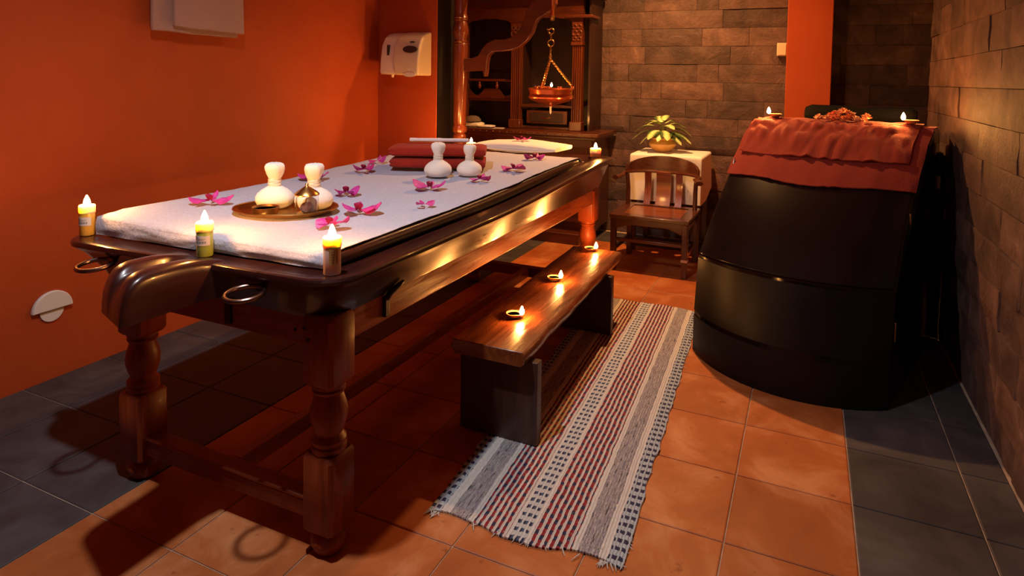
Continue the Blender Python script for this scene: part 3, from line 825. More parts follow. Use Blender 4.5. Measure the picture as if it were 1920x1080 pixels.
MB().box(CX1-.045, CX1+.005, CY0-.003, CY0+.047, .128, .148).obj('leg_cap', M['steel'], ch)
# posts, slats, rails
for x, s_ in ((CX0+.02, -1), (CX1-.02, 1)):
    MB().tube([(x,CY1-.10,SZ-.01),(x,CY1-.10,.60),(x+s_*.006,CY1-.11,.715)], [.019,.018,.017], 10).obj('arm_post', M['chair_z'], ch)
yb = CY1-.03
def horseshoe(w_, z):  # plan of the arm rail
    P = []
    for i in range(33):
        a = math.radians(205-230*i/32); P.append((1.09+.325*math.cos(a)*1.0, CY1-.135+.13*math.sin(a), z))
    return P
hp = []
for i in range(41):
    t = i/40; a = math.radians(200-220*t)
    x = 1.092+.318*math.cos(a); y = CY1-.15+.175*math.sin(a)
    z = .722 + .012*math.sin(PI*t)
    hp.append((x, y, z))
# arms curl outwards at their ends
hp = [(hp[0][0]-.045, hp[0][1]-.085, .705), (hp[0][0]-.035, hp[0][1]-.05, .709)] + hp + [(hp[-1][0]+.035, hp[-1][1]-.05, .709), (hp[-1][0]+.045, hp[-1][1]-.085, .705)]
MB().tube(hp, [.030,.031]+[.022]*41+[.031,.030], 10, flat=.62).obj('arm_rail', M['chair_x'], ch)
def crest(a, b_):
    t = a; ang = math.radians(172-164*t)
    x = 1.092+.305*math.cos(ang); y = CY1-.15+.18*math.sin(ang)
    zt_ = .735+.135*math.sin(PI*t)**.55; zb_ = .728
    return (x, y+.012*b_, lerp(zb_, zt_, b_))
MB().grid(crest, 30, 5).obj('crest_rail', M['chair_x'], ch, solid=.022, bevel=.004)
for xc, hw in ((.955,.028),(1.09,.062),(1.222,.028)):
    def sl(a, b_, xc=xc, hw=hw):
        return (xc+(a-.5)*2*hw, CY1-.035+.045*math.sin(b_*PI*.8), lerp(SZ-.005, .735, b_))
    MB().grid(sl, 2, 8).obj('slat', M['chair_seat'] if hw > .05 else M['stand_z'], ch, solid=.016)

# ------------------------------------------------------------------ side table with cloth, plant
TX0, TX1, TY0, TY1, TZ = .775, 1.385, 5.03, 5.58, .862
st = thing('side_table', 'small square side table hidden under a white cloth behind the armchair', 'table', (1.08, 5.30, 0), world=True)
MB().box(TX0, TX1, TY0, TY1, TZ-.03, TZ).obj('table_top', M['chair_x'], st)
for x in (TX0+.03, TX1-.03):
    for y in (TY0+.03, TY1-.03): MB().box(x-.02, x+.02, y-.02, y+.02, 0, TZ-.03).obj('leg', M['chair_z'], st)
def cloth_mesh():
    mb = MB(); per = rrect(TX0-.006, TX1+.006, TY0-.006, TY1+.006, .012, 3)
    cx, cy = (TX0+TX1)/2, (TY0+TY1)/2; rings = []
    def ringz(ins, dz, k):
        R_ = []
        for i, (x, y) in enumerate(per):
            dx, dy = x-cx, y-cy; L = math.hypot(dx, dy); q = 1-ins
            wv = k*(.012*nz(x*8, y*8, 3)+.010*math.sin(x*26+y*21))
            zz = dz
            if k and dz < -.2 and y > TY1-.05: zz = dz*.8
            R_.append((cx+dx*q*(1+wv/L), cy+dy*q*(1+wv/L), TZ+.004+zz+(.002*nz(x*9,y*9) if not k else 0)))
        return R_
    rings = [ringz(.6,.002,0), ringz(.3,.003,0), ringz(.03,.002,0), ringz(0,-.004,0), ringz(-.008,-.02,.2), ringz(-.012,-.12,.6), ringz(-.016,-.25,.9), ringz(-.02,-.39,1.1), ringz(-.022,-.41,1.1)]
    return mb.loft(rings, True, True, False)
top(cloth_mesh(), 'tablecloth', M['white_cloth'], 'white tablecloth draped over the side table behind the armchair', 'tablecloth', (1.08,5.30,.86), ang=60)
pt = thing('potted_plant', 'variegated leafy plant in a round yellow pot on the white tablecloth', 'plant', (1.0, 5.28, TZ+.010))
MB().lathe([(.045,0),(.07,.006),(.098,.028),(.118,.058),(.122,.075),(.112,.092),(.098,.104),(.094,.110),(.100,.120),(.112,.130),(.106,.131),(.090,.120),(.084,.106),(.001,.10)], 36).obj('pot', M['pot'], pt)
MB().lathe([(.001,.103),(.084,.104)], 24).obj('soil', M['soil'], pt)
def leaf_mesh(L, W):
    def fn(a, b_):
        hw = W*math.sin(PI*(b_*.96+.02))**.75*(1-.35*b_) if b_ < .99 else .001
        y = (a-.5)*2*hw
        return (L*b_, y, -.35*L*b_*b_+.10*L*math.sin(b_*PI)-.14*abs(y))
    return MB().grid(fn, 6, 9).mesh('leaf', M['leaf'], ang=80)
LF = [leaf_mesh(.21, .082), leaf_mesh(.17, .068), leaf_mesh(.14, .052)]
random.seed(21)
for k, (az, h, R_, li, droop) in enumerate([(188,.190,.07,0,.05),(172,.235,.055,0,-.05),(205,.16,.05,1,.2),(150,.26,.03,1,-.3),(118,.275,.03,1,-.55),(95,.29,.03,2,-.6),(70,.265,.04,2,-.35),(30,.25,.05,1,-.15),(8,.225,.05,0,.0),(350,.185,.06,0,.12),(330,.17,.05,1,.2),(300,.20,.05,1,.1),(270,.19,.05,2,.25),(240,.20,.05,1,.1),(318,.24,.03,2,-.2),(225,.26,.02,2,-.3),(20,.19,.06,2,.1),(160,.17,.05,2,.15)]):
    a = math.radians(az+random.uniform(-6,6)); p = (R_*math.cos(a), R_*math.sin(a), h*.98)
    o = bpy.data.objects.new('leaf', LF[li]); COL.objects.link(o); o.parent = pt
    o.location = p; o.rotation_euler = (random.uniform(-.25,.25), droop, a)
    md = o.modifiers.new('solid', 'SOLIDIFY'); md.thickness = .0012
    MB().tube([(.012*math.cos(a),.012*math.sin(a),.10),(R_*.5*math.cos(a),R_*.5*math.sin(a),h*.65),p], [.004,.003,.0022], 5).obj('stem', M['stem'], pt)

# ------------------------------------------------------------------ steam cabin
sc_ = thing('steam_cabin', 'dark lacquered wooden herbal steam cabin with bowed front and sloping lid', 'steam cabin', (2.3, 3.3, 0), world=True)
def edge_pt(L, R, bow, t):
    dx, dy = R[0]-L[0], R[1]-L[1]; d = math.hypot(dx, dy); nx, ny = dy/d, -dx/d
    k = bow*(1-(2*t-1)**2)**.85 if 0 < t < 1 else 0
    return (L[0]+dx*t+nx*k, L[1]+dy*t+ny*k)
ROWS = [((1.655,3.105),(2.592,2.825),.225,0.0), ((1.657,3.10),(2.594,2.828),.215,.215), ((1.672,3.10),(2.610,2.868),.150,.55),
        ((1.735,3.30),(2.665,3.08),.125,.80), ((1.800,3.52),(2.735,3.30),.095,1.02), ((1.852,3.70),(2.795,3.475),.07,1.18), ((1.880,3.80),(2.835,3.575),.055,1.245), ((1.892,3.845),(2.845,3.62),.05,1.258)]
DEP = (.085, .30)
def lidp(t, s):
    """t across, s: row coordinate (fractional row index)"""
    k = min(int(s), len(ROWS)-2); f_ = s-k
    a = edge_pt(*ROWS[k][:3], t); b_ = edge_pt(*ROWS[k+1][:3], t)
    return Vector((lerp(a[0], b_[0], f_), lerp(a[1], b_[1], f_), lerp(ROWS[k][3], ROWS[k+1][3], f_)))
NT = 28
def body_mesh():
    mb = MB(); rows = []
    for L, R, bw_, z in ROWS: rows.append([(*edge_pt(L, R, bw_, i/NT), z) for i in range(NT+1)])
    Lb = (ROWS[-1][0][0]+DEP[0], ROWS[-1][0][1]+DEP[1]); Rb = (ROWS[-1][1][0]+DEP[0]*.9, ROWS[-1][1][1]+DEP[1])
    rows.append([(lerp(Lb[0],Rb[0],i/NT), lerp(Lb[1],Rb[1],i/NT), 1.258) for i in range(NT+1)])
    rows.append([(lerp(Lb[0],Rb[0],i/NT), lerp(Lb[1],Rb[1],i/NT), 0) for i in range(NT+1)])
    n = NT+1; vs = [p for r in rows for p in r]; fs = []
    m_ = len(rows)
    for k in range(m_-1):
        for i in range(NT): fs.append((k*n+i, k*n+i+1, (k+1)*n+i+1, (k+1)*n+i))
    fs.append(tuple(k*n for k in range(m_))); fs.append(tuple(k*n+NT for k in reversed(range(m_))))
    fs.append(tuple(i for i in range(n))+tuple((m_-1)*n+i for i in reversed(range(n))))
    return mb.add(vs, fs)
body_mesh().obj('cabin_body', M['steam'], sc_, ang=28)
def shell(s0, s1, t0, t1, off, ns, nt=26):
    def fn(a, b_):
        t = lerp(t0, t1, a); s = lerp(s0, s1, b_)
        p = lidp(t, s); e = .01
        du = lidp(min(t+e,1), s)-lidp(max(t-e,0), s); dv = lidp(t, min(s+.05, len(ROWS)-1.001))-lidp(t, max(s-.05, 0))
        nn = du.cross(dv).normalized()
        return tuple(p+nn*off)
    return MB().grid(fn, nt, ns)
shell(2.03, 6.9, .012, .985, .0005, 14).obj('lid', M['steam_lid'], sc_, solid=.010, bevel=.004, ang=30)
shell(.03, .985, .004, .996, .0003, 3).obj('base_board', M['steam_dull'], sc_, solid=.004, ang=30)
shell(1.06, 1.96, .004, .996, .0003, 3).obj('front_board', M['steam_dull'], sc_, solid=.004, ang=30)
# hardware on the right-hand side and the lid catch
def side_pt(s, back):  # on right side plane
    p = lidp(1.0, s); d = Vector((DEP[0]*.9, DEP[1], 0)).normalized(); return p + d*back + Vector((.004,-.001,0))
for s_, z_ in ((1.5, .36), (3.2, .83)):
    p = side_pt(s_, .02)
    MB().box(-.004,.004,-.012,.012,-.045,.045).obj('hinge', M['dull_brass'], sc_, org=(0,0,0), bevel=.002).location = tuple(Vector((p.x, p.y, z_)) - sc_.location)
p = lidp(.012, 4.05)
ct = MB().tube([(0,0,.03),(-.006,-.012,.0),(0,-.006,-.03)], .004, 6).obj('catch', M['steel'], sc_, org=(0,0,0)); ct.location = tuple(p+Vector((-.004,-.02,0)) - sc_.location)

sg = thing('steam_generator', 'tall black box with a small white tag standing behind the steam cabin', 'steam generator', (2.78, 4.2, 0), world=True)
MB().prism([(2.64,4.004),(2.946,3.932),(2.946,4.34),(2.64,4.34)], 'xy', 0, 1.12).obj('casing', M['near_black'], sg, bevel=.008)
MB().prism([(2.905,3.932),(2.935,3.925),(2.937,3.931),(2.907,3.938)], 'xy', .905, .978).obj('paper_tag', M['label_white'], sg)

# red towel draped over the lid
tw = thing('draped_towel', 'orange-red towel draped double over the steam cabin lid', 'towel', (2.3, 3.6, 1.2), world=True)
def towel_fn(t0, t1, sb, off, wr, seed, backlen):
    # arc-length-ish parameter from lower hem up over the lid edge and back along the top
    path_s = [lerp(sb, 6.98, k/14) for k in range(15)]
    def fn(a, b_):
        t = lerp(t0, t1, a); q = b_*18
        if q <= 14:
            sbt = sb + .08*nz(t*3, seed)
            s = lerp(sbt, 6.98, q/14)
            p = lidp(t, s); e = .01
            du = lidp(min(t+e,1), s)-lidp(max(t-e,0), s); dv = lidp(t, min(s+.05, 6.99))-lidp(t, max(s-.05, 0))
            nn = du.cross(dv).normalized()
            if s > 6.2: nn = (nn+Vector((0,0,(s-6.2)*1.2))).normalized()
            dr = wr*(.012*nz(t*13+s*.6, s*1.1, seed)+.006*nz(t*30+s*.3, s*1.3, seed+2))
            return tuple(p+nn*(off+abs(dr)))
        p = lidp(t, 6.99); k = (q-14)/4*backlen
        return (p.x+DEP[0]*k, p.y+DEP[1]*k, 1.258+off+wr*.004*(nz(t*11, k*5, seed)+.5))
    return fn
MB().grid(towel_fn(.002, .998, 3.72, .0125, .9, 1, .50), 40, 36).obj('under_layer', M['orange_towel'], tw, solid=.008, ang=80)
MB().grid(towel_fn(.035, .935, 4.35, .0255, 2.4, 9, .46), 60, 40).obj('upper_fold', M['orange_towel'], tw, solid=.008, ang=80)
TT = 1.258+.042
d1 = diya((2.018, 3.80, TT+.001), PI*.96, 'clay oil lamp on the steam cabin, at the end nearer the potted plant')
d2 = diya((2.735, 3.60, TT+.001), PI*.9, 'clay oil lamp on the steam cabin, at the end nearer the stone wall')
# blossoms: little ruffled flower heads
def blossom_mesh(seed, mat):
    random.seed(seed); mb = MB()
    for ring_, (R_, z, n, s) in enumerate(((.004,.026,4,.013),(.013,.020,7,.014),(.021,.010,9,.014))):
        for i in range(n):
            a = 2*PI*i/n+ring_*.4+random.uniform(-.2,.2); c = Vector((R_*math.cos(a), R_*math.sin(a), z+random.uniform(-.003,.003)))
            o_ = Vector((math.cos(a), math.sin(a), .25)); u = Vector((-math.sin(a), math.cos(a), 0))
            mb.add([c-o_*s*.4, c+u*s*.6, c+o_*s*.8+Vector((0,0,.004)), c-u*s*.6, c+Vector((0,0,s*.5))], [(0,1,4),(1,2,4),(2,3,4),(3,0,4)])
    mb.lathe([(.004,0),(.016,.004),(.018,.014),(.006,.024)], 10)
    return mb.mesh('blossom', mat, ang=60)
BL = [blossom_mesh(1, M['marigold']), blossom_mesh(2, M['marigold_pale']), blossom_mesh(3, M['marigold'])]
random.seed(9)
BLAB = ['pale ruffled blossom at the plant-side tip of the heap on the steam cabin', 'orange blossom second from the plant-side tip of the steam cabin heap', None]
dirv = Vector((.245, -.07, 0)); 
spots_ = [(0.0,0,0,1),(.11,.01,0,1),(.20,-.02,0,1),(.22,.03,.016,0),(.31,-.02,0,0),(.33,.02,.026,0),(.42,-.025,.004,2),(.44,.02,.034,1),(.52,.0,.044,1),(.55,-.03,.004,0),(.60,.02,.036,1),(.66,-.02,.006,2),(.70,.02,.024,1),(.80,-.01,.0,1),(.96,-.015,.0,1),(1.0,.012,.014,1)]
for k, (t, dv, dz, mi) in enumerate(spots_):
    p = Vector((2.265, 3.735, TT)) + dirv*t + Vector((.27, .96, 0))*dv
    o = bpy.data.objects.new('blossom', BL[mi]); COL.objects.link(o)
    o.location = (p.x, p.y, TT+dz); o.rotation_euler = (random.uniform(-.3,.3), random.uniform(-.3,.3), random.uniform(0,6)); s_ = random.uniform(.8, 1.05); o.scale = (s_,)*3
    tag(o, 'orange blossom in the heap on the steam cabin towel' if mi != 1 else 'pale peach blossom in the heap on the steam cabin towel', 'flower', 'blossoms heaped on the steam cabin')
# rolled dark towel used as neck rest
def roll_mesh():
    rings = []; n = 22
    for k in range(19):
        t = k/18; r = .058*(1+.10*nz(t*5, 2)-.16*math.exp(-((t-.52)/.14)**2)); e = 1 if 0 < k < 18 else .72
        ring = []
        for i in range(n):
            a = 2*PI*i/n; rr = r*e*(1+.10*(i/n) if False else 1+.05*math.sin(a*2+t*3))
            ring.append((-.31+.62*t, rr*1.25*math.cos(a), rr*math.sin(a)+.062))
        rings.append(ring)
    return MB().loft(rings)
rt = top(roll_mesh(), 'rolled_towel', M['black_towel'], 'rolled black towel lying behind the blossoms on the steam cabin', 'towel', ang=60)
rt.location = (2.495, 3.98, 1.262); rt.rotation_euler = (0, 0, -.20)
rt2 = MB()

# ------------------------------------------------------------------ carved hutch at the back
hu = thing('wooden_hutch', 'dark carved wooden hutch with fluted columns and small drawer against the stone wall', 'cabinet', (-.36, 5.4, 0), world=True)
HX0, HX1 = -1.16, .30
MB().box(HX0, .33, 4.93, 5.63, 0, .10).obj('plinth', M['cab_x'], hu, bevel=.006)
MB().box(HX0, .40, 5.06, 5.63, .10, .955).obj('base_cabinet', M['cab_x'], hu, bevel=.004)
for a, b_ in ((-1.1,-.62),(-.58,-.1),(-.06,.36)):
    dd_ = MB().box(a, b_, 5.045, 5.06, .18, .88).obj('door', M['cab_z'], hu, bevel=.006)
    MB().box(a+.06, b_-.06, 5.038, 5.046, .26, .80).obj('door_panel', M['cab_dark'], dd_, org=tuple(hu.location), bevel=.006)
ct_ = MB()
ct_.box(HX0, .47, 5.0, 5.63, .985, 1.022).box(HX0, .44, 5.025, 5.63, .955, .985)
ct_.obj('counter', M['cab_x'], hu, bevel=.006)
STUD = MB().lathe([(.007,0),(.006,.003),(.003,.005),(.0005,.0055)], 10).mesh('stud', M['brass'])
for k in range(20):
    o = bpy.data.objects.new('stud', STUD); COL.objects.link(o); o.parent = hu
    o.location = Vector((-.95+.072*k, 5.0, 1.003)) - hu.location; o.rotation_euler = (PI/2, 0, 0)
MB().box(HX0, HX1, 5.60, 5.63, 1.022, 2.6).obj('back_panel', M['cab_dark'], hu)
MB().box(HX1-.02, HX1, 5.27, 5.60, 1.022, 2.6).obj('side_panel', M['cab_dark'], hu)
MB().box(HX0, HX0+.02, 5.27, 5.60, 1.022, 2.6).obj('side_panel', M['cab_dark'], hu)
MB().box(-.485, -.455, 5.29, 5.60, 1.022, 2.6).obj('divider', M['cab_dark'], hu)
def column(xc, hw, z0, z1):
    mb = MB()
    n = 5; P = [(xc-hw, 5.30)]
    for i in range(n):
        a = xc-hw+2*hw*(i+.12)/n; b_ = xc-hw+2*hw*(i+.88)/n
        P += [(a, 5.235), ((a+b_)/2-.002, 5.228), ((a+b_)/2+.002, 5.228), (b_, 5.235), (b_+.001, 5.243)]
    P += [(xc+hw, 5.30)]
    mb.prism(P, 'xy', z0, z1)
    c = mb.obj('column', M['cab_z'], hu)
    MB().box(xc-hw-.012, xc+hw+.012, 5.215, 5.30, z0-.09, z0).obj('column_base', M['cab_z'], hu, bevel=.008)
    cp = MB(); cp.box(xc-hw-.006, xc+hw+.006, 5.22, 5.30, z1, z1+.03).box(xc-hw, xc+hw, 5.225, 5.30, z1+.03, z1+.22)
    for zc, rr in ((z1+.06,.026),(z1+.115,.034),(z1+.175,.028)):
        for s_ in (-1, 1):
            cp.tube([(xc+s_*(hw*.45)+rr*.7*math.cos(q), 5.222, zc+rr*.7*math.sin(q)) for q in [2*PI*i/12 for i in range(12)]], .008, 6, True)
    cp.obj('capital', M['cab_z'], hu)
    MB().box(xc-hw-.004, xc+hw+.004, 5.238, 5.30, z1+.22, 2.6).obj('frieze_block', M['cab_x'], hu)
    return c
column(.175, .052, 1.112, 1.845); column(-.47, .052, 1.112, 1.845); column(-1.08, .05, 1.112, 1.845)
def valance(xa, xb):
    P = [(xa, 2.6), (xb, 2.6), (xb, 2.05)]
    n = 14
    for i in range(n+1):
        t = i/n; P.append((lerp(xb, xa, t), 2.06+.05*math.sin(PI*t)**.6+.010*abs(math.sin(t*PI*4))))
    P.append((xa, 2.05)); return P
MB().prism(valance(-.42, .125), 'xz', 5.24, 5.265).obj('valance', M['cab_x'], hu)
MB().prism(valance(-1.03, -.52), 'xz', 5.24, 5.265).obj('valance', M['cab_x'], hu)
cn = MB(); cn.box(HX0, HX1+.05, 5.17, 5.60, 2.30, 2.36); cn.obj('cornice', M['cab_x'], hu, bevel=.006)
MB().box(.06, HX1+.03, 5.20, 5.45, 2.10, 2.13).obj('moulding', M['cab_x'], hu, bevel=.006)
# right bay: drawer box and shelf
MB().box(-.42, .125, 5.27, 5.58, 1.235, 1.262).obj('shelf', M['cab_x'], hu, bevel=.004)
MB().box(-.42, .125, 5.29, 5.58, 1.022, 1.05).obj('shelf', M['cab_x'], hu, bevel=.004)
dr_ = MB().box(-.36, .07, 5.275, 5.56, 1.075, 1.205).obj('drawer', M['cab_x'], hu, bevel=.004)
MB().box(-.32, .03, 5.268, 5.277, 1.095, 1.185).obj('drawer_panel', M['cab_dark'], dr_, org=tuple(hu.location), bevel=.008)
MB().tube([(-.19,5.262,1.14),(-.165,5.250,1.128),(-.125,5.250,1.128),(-.10,5.262,1.14)], .006, 8).lathe([(.012,0),(.008,.004),(.001,.006)], 12, (-.145,5.262,1.14)).obj('drawer_pull', M['brass'], dr_, org=tuple(hu.location))
# left bay: plate rack
MB().box(-1.03, -.52, 5.29, 5.58, 1.285, 1.31).obj('shelf', M['cab_x'], hu, bevel=.004)
MB().box(-1.03, -.52, 5.275, 5.30, 1.485, 1.51).obj('rack_rail', M['cab_x'], hu, bevel=.004)
sp = [(-1.03,1.31),(-.52,1.31),(-.52,1.385)]
for i in range(25):
    t = i/24; sp.append((lerp(-.52,-1.03,t), 1.41-.07*max(0, math.sin(t*PI*3+.3))**.8))
sp.append((-1.03,1.385))
MB().prism(sp, 'xz', 5.28, 5.295).obj('scalloped_board', M['cab_x'], hu)
for xk in (-.90, -.70):
    MB().lathe([(.008,1.41),(.016,1.425),(.018,1.44),(.010,1.455),(.014,1.465),(.008,1.485)], 12, (xk,5.288,0)).obj('spindle', M['stand_z'], hu)
# linens and papers on the hutch counter
def linen(x, y, w_, d_, h, label, name='folded_linen', rz=0, mat='white_cloth'):
    o = top(folded_towel_mesh(w_, d_, h, x*9), name, M[mat], label, 'linen', ang=60); o.location = (x, y, 1.026); o.rotation_euler = (0,0,rz)
linen(-.905, 5.16, .19, .15, .045, 'folded white linen on the hutch counter beside the wooden post')
linen(-.74, 5.15, .14, .12, .022, 'thin folded white cloth on the hutch counter beside the linen')
pc = top(MB().box(-.05,.05,-.035,.035,0,.004), 'paper_card', M['label_white'], 'small white card lying alone on the hutch counter', 'card', bevel=.001)
pc.location = (-.585, 5.12, 1.0225); pc.rotation_euler = (0, 0, .25)
# dark dome on the linen
dm = top(MB().lathe([(.085,0),(.082,.02),(.06,.045),(.03,.056),(.001,.058)], 24), 'cloth_cap', plain('grey_cloth', (.16,.11,.09), .9), 'rumpled dark cap resting on folded linen at the hutch counter', 'cap')
dm.location = (-.905, 5.16, 1.078)

# ------------------------------------------------------------------ oil-pot stand and hanging pot
sd = thing('oil_pot_stand', 'polished turned wooden post with curved bracket arm behind the treatment table', 'stand', (-.44, 4.07, 0), world=True)
px_, py_ = -.452, 4.10
MB().box(px_-.10, px_+.24, py_-.035, py_+.035, 0, .08).box(px_-.035, px_+.035, py_-.0, py_+.35, 0, .08).obj('foot', M['stand_x'], sd, bevel=.008)
pst = MB()
pst.lathe([(.045,.08),(.05,.10),(.05,.78),(.055,.80),(.048,.815),(.048,.86),(.055,.90),(.058,.93),(.052,.97),(.054,.99),(.045,1.0),(.056,1.012),(.058,1.03),(.045,1.05),(.060,1.065),(.062,1.10),(.050,1.125),(.055,1.14),(.056,1.50)], 24, (px_,py_,0))
k_ = .055; c_ = .012
pst.lathe([(.058,1.50),(.062,1.60),(.062,1.775),(.060,1.785),(.064,1.795),(.058,1.805),(.064,1.815),(.050,1.83),(.054,1.85),(.066,1.89),(.066,1.915),(.058,1.96),(.050,1.985),(.062,1.995),(.056,2.005),(.062,2.015),(.056,2.03),(.050,2.06),(.058,2.20),(.058,2.5)], 24, (px_,py_,0))
pst.obj('post', M['stand_z'], sd)
# cyma bracket, extruded outline
lo = [(-.40,1.570),(-.30,1.575),(-.225,1.578),(-.212,1.53),(-.200,1.53),(-.192,1.58),(-.188,1.65),(-.175,1.70),(-.14,1.732),(-.06,1.735),(.02,1.742),(.10,1.768),(.165,1.82),(.212,1.885),(.232,1.95),(.255,1.985),(.30,2.01),(.36,2.045),(.40,2.10)]
up_ = [(.40,2.19),(.30,2.17),(.20,2.12),(.15,2.04),(.135,1.97),(.10,1.905),(.04,1.850),(-.04,1.826),(-.12,1.828),(-.19,1.802),(-.235,1.752),(-.268,1.70),(-.32,1.680),(-.40,1.676)]
MB().prism(lo+up_, 'xz', py_-.035, py_+.025).obj('bracket', M['stand_x'], sd, bevel=.008, bseg=3)
MB().box(-.50, .44, py_-.095, py_+.025, 2.195, 2.27).obj('arm', M['stand_x'], sd, bevel=.008)
hp_ = thing('hanging_oil_pot', 'round copper oil pot hung on brass chains over the table head', 'oil pot', (.392, 4.03, 2.19), world=True)
ox, oy = .392, 4.03
MB().lathe([(.014,2.19),(.014,2.01),(.0165,2.005),(.0165,1.998)], 14, (ox,oy,0)).obj('rod', M['copper'], hp_)
MB().lathe([(.017,2.0),(.019,1.995),(.019,1.985),(.016,1.98),(.018,1.975),(.018,1.968),(.008,1.962),(.001,1.96)], 16, (ox,oy,0)).obj('rod_cap', M['brass'], hp_)
def torus_pts(c, r, ax, n=20, sq=1.0):
    P = []
    for i in range(n):
        a = 2*PI*i/n
        if ax == 'y': P.append((c[0]+r*math.cos(a), c[1], c[2]+r*sq*math.sin(a)))
        elif ax == 'x': P.append((c[0], c[1]+r*math.cos(a), c[2]+r*sq*math.sin(a)))
        else: P.append((c[0]+r*math.cos(a), c[1]+r*math.sin(a), c[2]))
    return P
MB().tube([(ox,oy,1.962),(ox+.006,oy,1.94),(ox-.006,oy,1.925),(ox,oy,1.912)], .003, 6).obj('hook', M['iron'], hp_)
MB().tube(torus_pts((ox-.006,oy,1.885), .021, 'y'), .0055, 8, True).tube([(ox-.03,oy,1.895),(ox-.04,oy,1.900)], .006, 8).obj('shackle', M['brass'], hp_)
MB().tube(torus_pts((ox-.008,oy,1.795), .025, 'y'), .0055, 8, True).obj('ring', M['brass'], hp_)
def chain(a, b_, link=.016, r=.0032):
    a = Vector(a); b_ = Vector(b_); n = max(2, int((b_-a).length/(link*.72))); d = (b_-a).normalized()
    u = d.cross(Vector((0,1,0))).normalized(); v_ = d.cross(u).normalized(); mb = MB()
    for k in range(n):
        c = a.lerp(b_, (k+.5)/n); w1 = u if k % 2 else v_
        pts = [tuple(c+d*link*.62*math.cos(2*PI*i/10)+w1*link*.42*math.sin(2*PI*i/10)) for i in range(10)]
        mb.tube(pts, r, 5, True)
    return mb
chain((ox-.006,oy,1.865),(ox-.008,oy,1.82)).obj('chain', M['brass'], hp_)
chain((ox-.008,oy,1.77),(ox-.010,oy,1.70)).obj('chain', M['brass'], hp_)
MB().lathe([(.004,1.715),(.011,1.705),(.013,1.69),(.010,1.675),(.004,1.668)], 12, (ox-.010,oy,0)).obj('ferrule', M['brass'], hp_)
PR, PZ = .175, 1.449
for ang_ in (24, 138, -89):
    a = math.radians(ang_); rr_ = PR*.95
    chain((ox-.010,oy,1.675),(ox+rr_*math.cos(a), oy+rr_*math.sin(a), PZ+.012), .017, .0036).obj('chain', M['brass'], hp_)
    MB().tube(torus_pts((ox+rr_*math.cos(a), oy+rr_*math.sin(a), PZ+.006), .010, 'y'), .003, 6, True).obj('lug', M['brass'], hp_)
MB().lathe([(.001,PZ-.012),(.10,PZ-.010),(PR-.012,PZ-.004),(PR,PZ),(PR+.003,PZ-.004),(PR-.004,PZ-.012),(PR-.012,PZ-.045),(PR-.004,PZ-.06),(PR,PZ-.068),(PR-.004,PZ-.078),(PR-.03,PZ-.095),(PR-.075,PZ-.112),(.06,PZ-.122),(.018,PZ-.130),(.012,PZ-.14),(.001,PZ-.142)], 48, (ox,oy,0)).obj('pot_body', M['copper'], hp_, ang=25)
MB().lathe([(.009,PZ-.138),(.007,PZ-.19),(.002,PZ-.20)], 10, (ox,oy,0)).obj('drip_wick', M['string'], hp_)
for i, (a_, lab) in enumerate(((-122,'tiny metal cup on the hanging pot rim, outermost at its bracket side'),(-104,'tiny metal cup on the hanging pot rim, second from its bracket side'),(-76,'tiny metal cup on the hanging pot rim beside the chain foot'),(-40,'tiny metal cup on the hanging pot rim beyond the flame'))):
    a = math.radians(a_); c = top(MB().lathe([(.011,0),(.013,.002),(.018,.020),(.0165,.020),(.012,.004),(.001,.003)], 18), 'metal_cup', M['steel'], lab, 'cup')
    c.location = (ox+.140*math.cos(a), oy+.140*math.sin(a), PZ-.004)
hl = diya((ox-.034, oy+.005, PZ-.007), .1, 'clay oil lamp burning on the hanging copper pot', .8)

# ------------------------------------------------------------------ wall fittings
dp = thing('towel_dispenser', 'white paper towel dispenser with dark oval window on the orange partition', 'dispenser', (-.83, 3.94, 1.53), world=True)
def disp_body():
    prof = [(3.94,1.532),(3.745,1.536),(3.738,1.56),(3.745,1.66),(3.765,1.77),(3.80,1.83),(3.85,1.868),(3.94,1.885)]
    rings = []
    for x, ins in ((-1.0,.0),(-.80,.0)):
        rings.append([(x, y, z) for y, z in prof])
    return MB().loft(rings)
disp_body().obj('housing', M['plastic_white'], dp, bevel=.012, bseg=3, ang=30)
def cover():
    prof = [(3.93,1.528),(3.735,1.532),(3.725,1.56),(3.732,1.66),(3.752,1.765),(3.788,1.828),(3.845,1.872),(3.93,1.889)]
    rings = []
    for x, q in ((-.845,1),(-.80,1.0),(-.68,1.0),(-.622,1.0)): rings.append([(x-(.03*math.sin((z-1.53)/.36*PI) if x < -.8 else 0), y, z) for y, z in prof])
    return MB().loft(rings)
cover().obj('front_cover', M['plastic_cream'], dp, bevel=.014, bseg=3, ang=30)
def oval(cx, cz, rx, rz_, th, y0):
    return MB().add([(cx+rx*math.cos(2*PI*i/24), y0, cz+rz_*math.sin(2*PI*i/24)) for i in range(24)]+[(cx+rx*math.cos(2*PI*i/24), y0+th, cz+rz_*math.sin(2*PI*i/24)) for i in range(24)], [tuple(range(24)), tuple(reversed(range(24,48)))]+[(i,24+i,24+(i+1)%24,(i+1)%24) for i in range(24)])
oval(-.705, 1.738, .066, .028, .03, 3.731).obj('window', M['plastic_dark'], dp)
oval(-.70, 1.798, .022, .006, .03, 3.756).obj('emblem', M['ink'], dp)
oval(-.70, 1.580, .012, .012, .03, 3.7235).obj('button', M['plastic_white'], dp)
oval(-.70, 1.536, .055, .018, .012, 3.7205).obj('paper_mouth', M['plastic_white'], dp)
MB().box(-.935, -.915, 3.745, 3.78, 1.69, 1.775).obj('lock_slot', M['plastic_dark'], dp, bevel=.003)
MB().lathe([(.001,1.510),(.010,1.513),(.012,1.525),(.012,1.535)], 12, (-.93,3.82,0)).obj('catch', M['plastic_white'], dp)

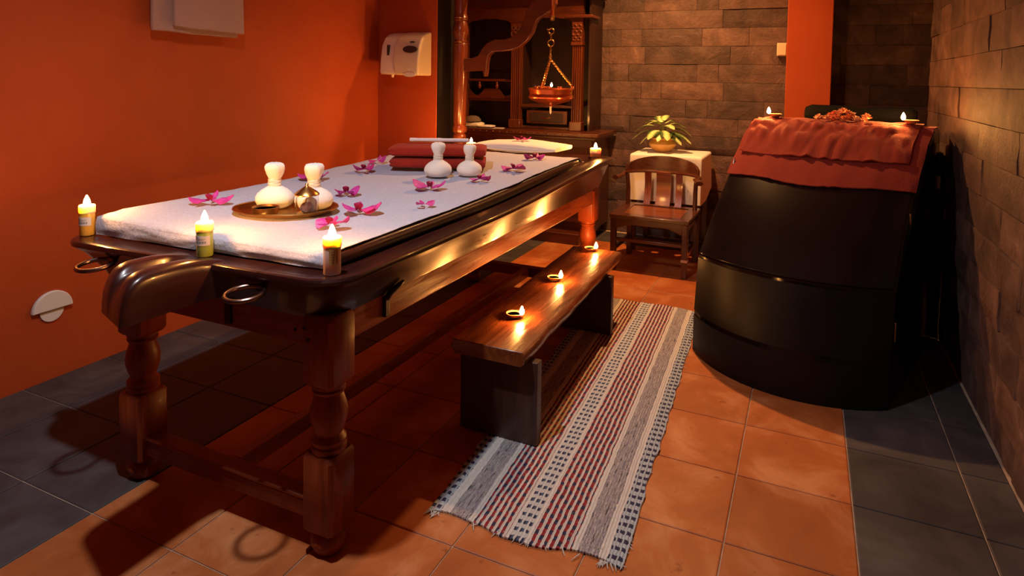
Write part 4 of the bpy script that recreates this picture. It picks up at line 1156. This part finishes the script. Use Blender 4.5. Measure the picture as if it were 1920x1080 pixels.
vt = thing('wall_vent', 'pale half-round vent cover low on the orange wall', 'vent', (XL, 1.33, .36), world=True)
def half(r, up, x0, x1, cz, cy=1.33, n=18, tilt=0):
    P = []
    for i in range(n+1):
        a = PI*i/n*(1 if up else -1); P.append((cy+r*math.cos(a), cz+r*math.sin(a)))
    return MB().prism(P, 'yz', x0, x1)
half(.093, True, XL, XL+.020, .347).obj('upper_cover', M['vent_white'], vt, bevel=.004)
half(.055, False, XL, XL+.008, .342).obj('lower_plate', M['vent_white'], vt, bevel=.002)

tb = thing('hanging_towel', 'pinkish terry towel hanging folded against the orange wall', 'towel', (XL, 2.1, 2.0), world=True)
def towel_sheet(y0, y1, zb, x, seed, thick):
    def fn(a, b_):
        y = lerp(y0, y1, a); z = lerp(zb, 2.345, b_)
        return (x+.010*nz(y*6, z*3, seed)+.006*math.sin(y*22+seed)*(1-b_*.6), y+.006*nz(z*6, seed), z+.008*nz(y*7, seed+4)-.012*(1-b_)*a)
    return MB().grid(fn, 22, 16)
towel_sheet(1.83, 2.40, 1.755, XL+.055, 1, .02).obj('back_layer', M['wall_towel'], tb, solid=.022, bevel=.006, ang=80)
towel_sheet(1.94, 2.415, 1.782, XL+.088, 6, .02).obj('front_layer', M['wall_towel'], tb, solid=.022, bevel=.006, ang=80)
br = thing('towel_bar', 'metal towel bar on the orange wall holding the terry towel', 'towel bar', (XL, 2.1, 2.37), world=True)
MB().tube([(XL+.085,1.70,2.37),(XL+.085,2.55,2.37)], .01, 10).obj('bar', M['steel'], br)
for y in (1.70, 2.55): MB().tube([(XL,y,2.37),(XL+.085,y,2.37)], .012, 10).obj('bracket', M['steel'], br)

sw = thing('wall_socket', 'small cream socket box on the stone wall beside the orange column', 'socket', (1.97, YB-.02, 1.81), world=True)
MB().box(1.928, 2.010, YB-.055, YB+.0, 1.757, 1.873).obj('box', M['plastic_cream'], sw, bevel=.005)
MB().box(1.94, 2.004, YB-.062, YB-.054, 1.765, 1.865).obj('face_plate', M['plastic_cream'], sw, bevel=.002)
for o in list(bpy.data.objects):
    if o.get('w') is not None: del o['w']
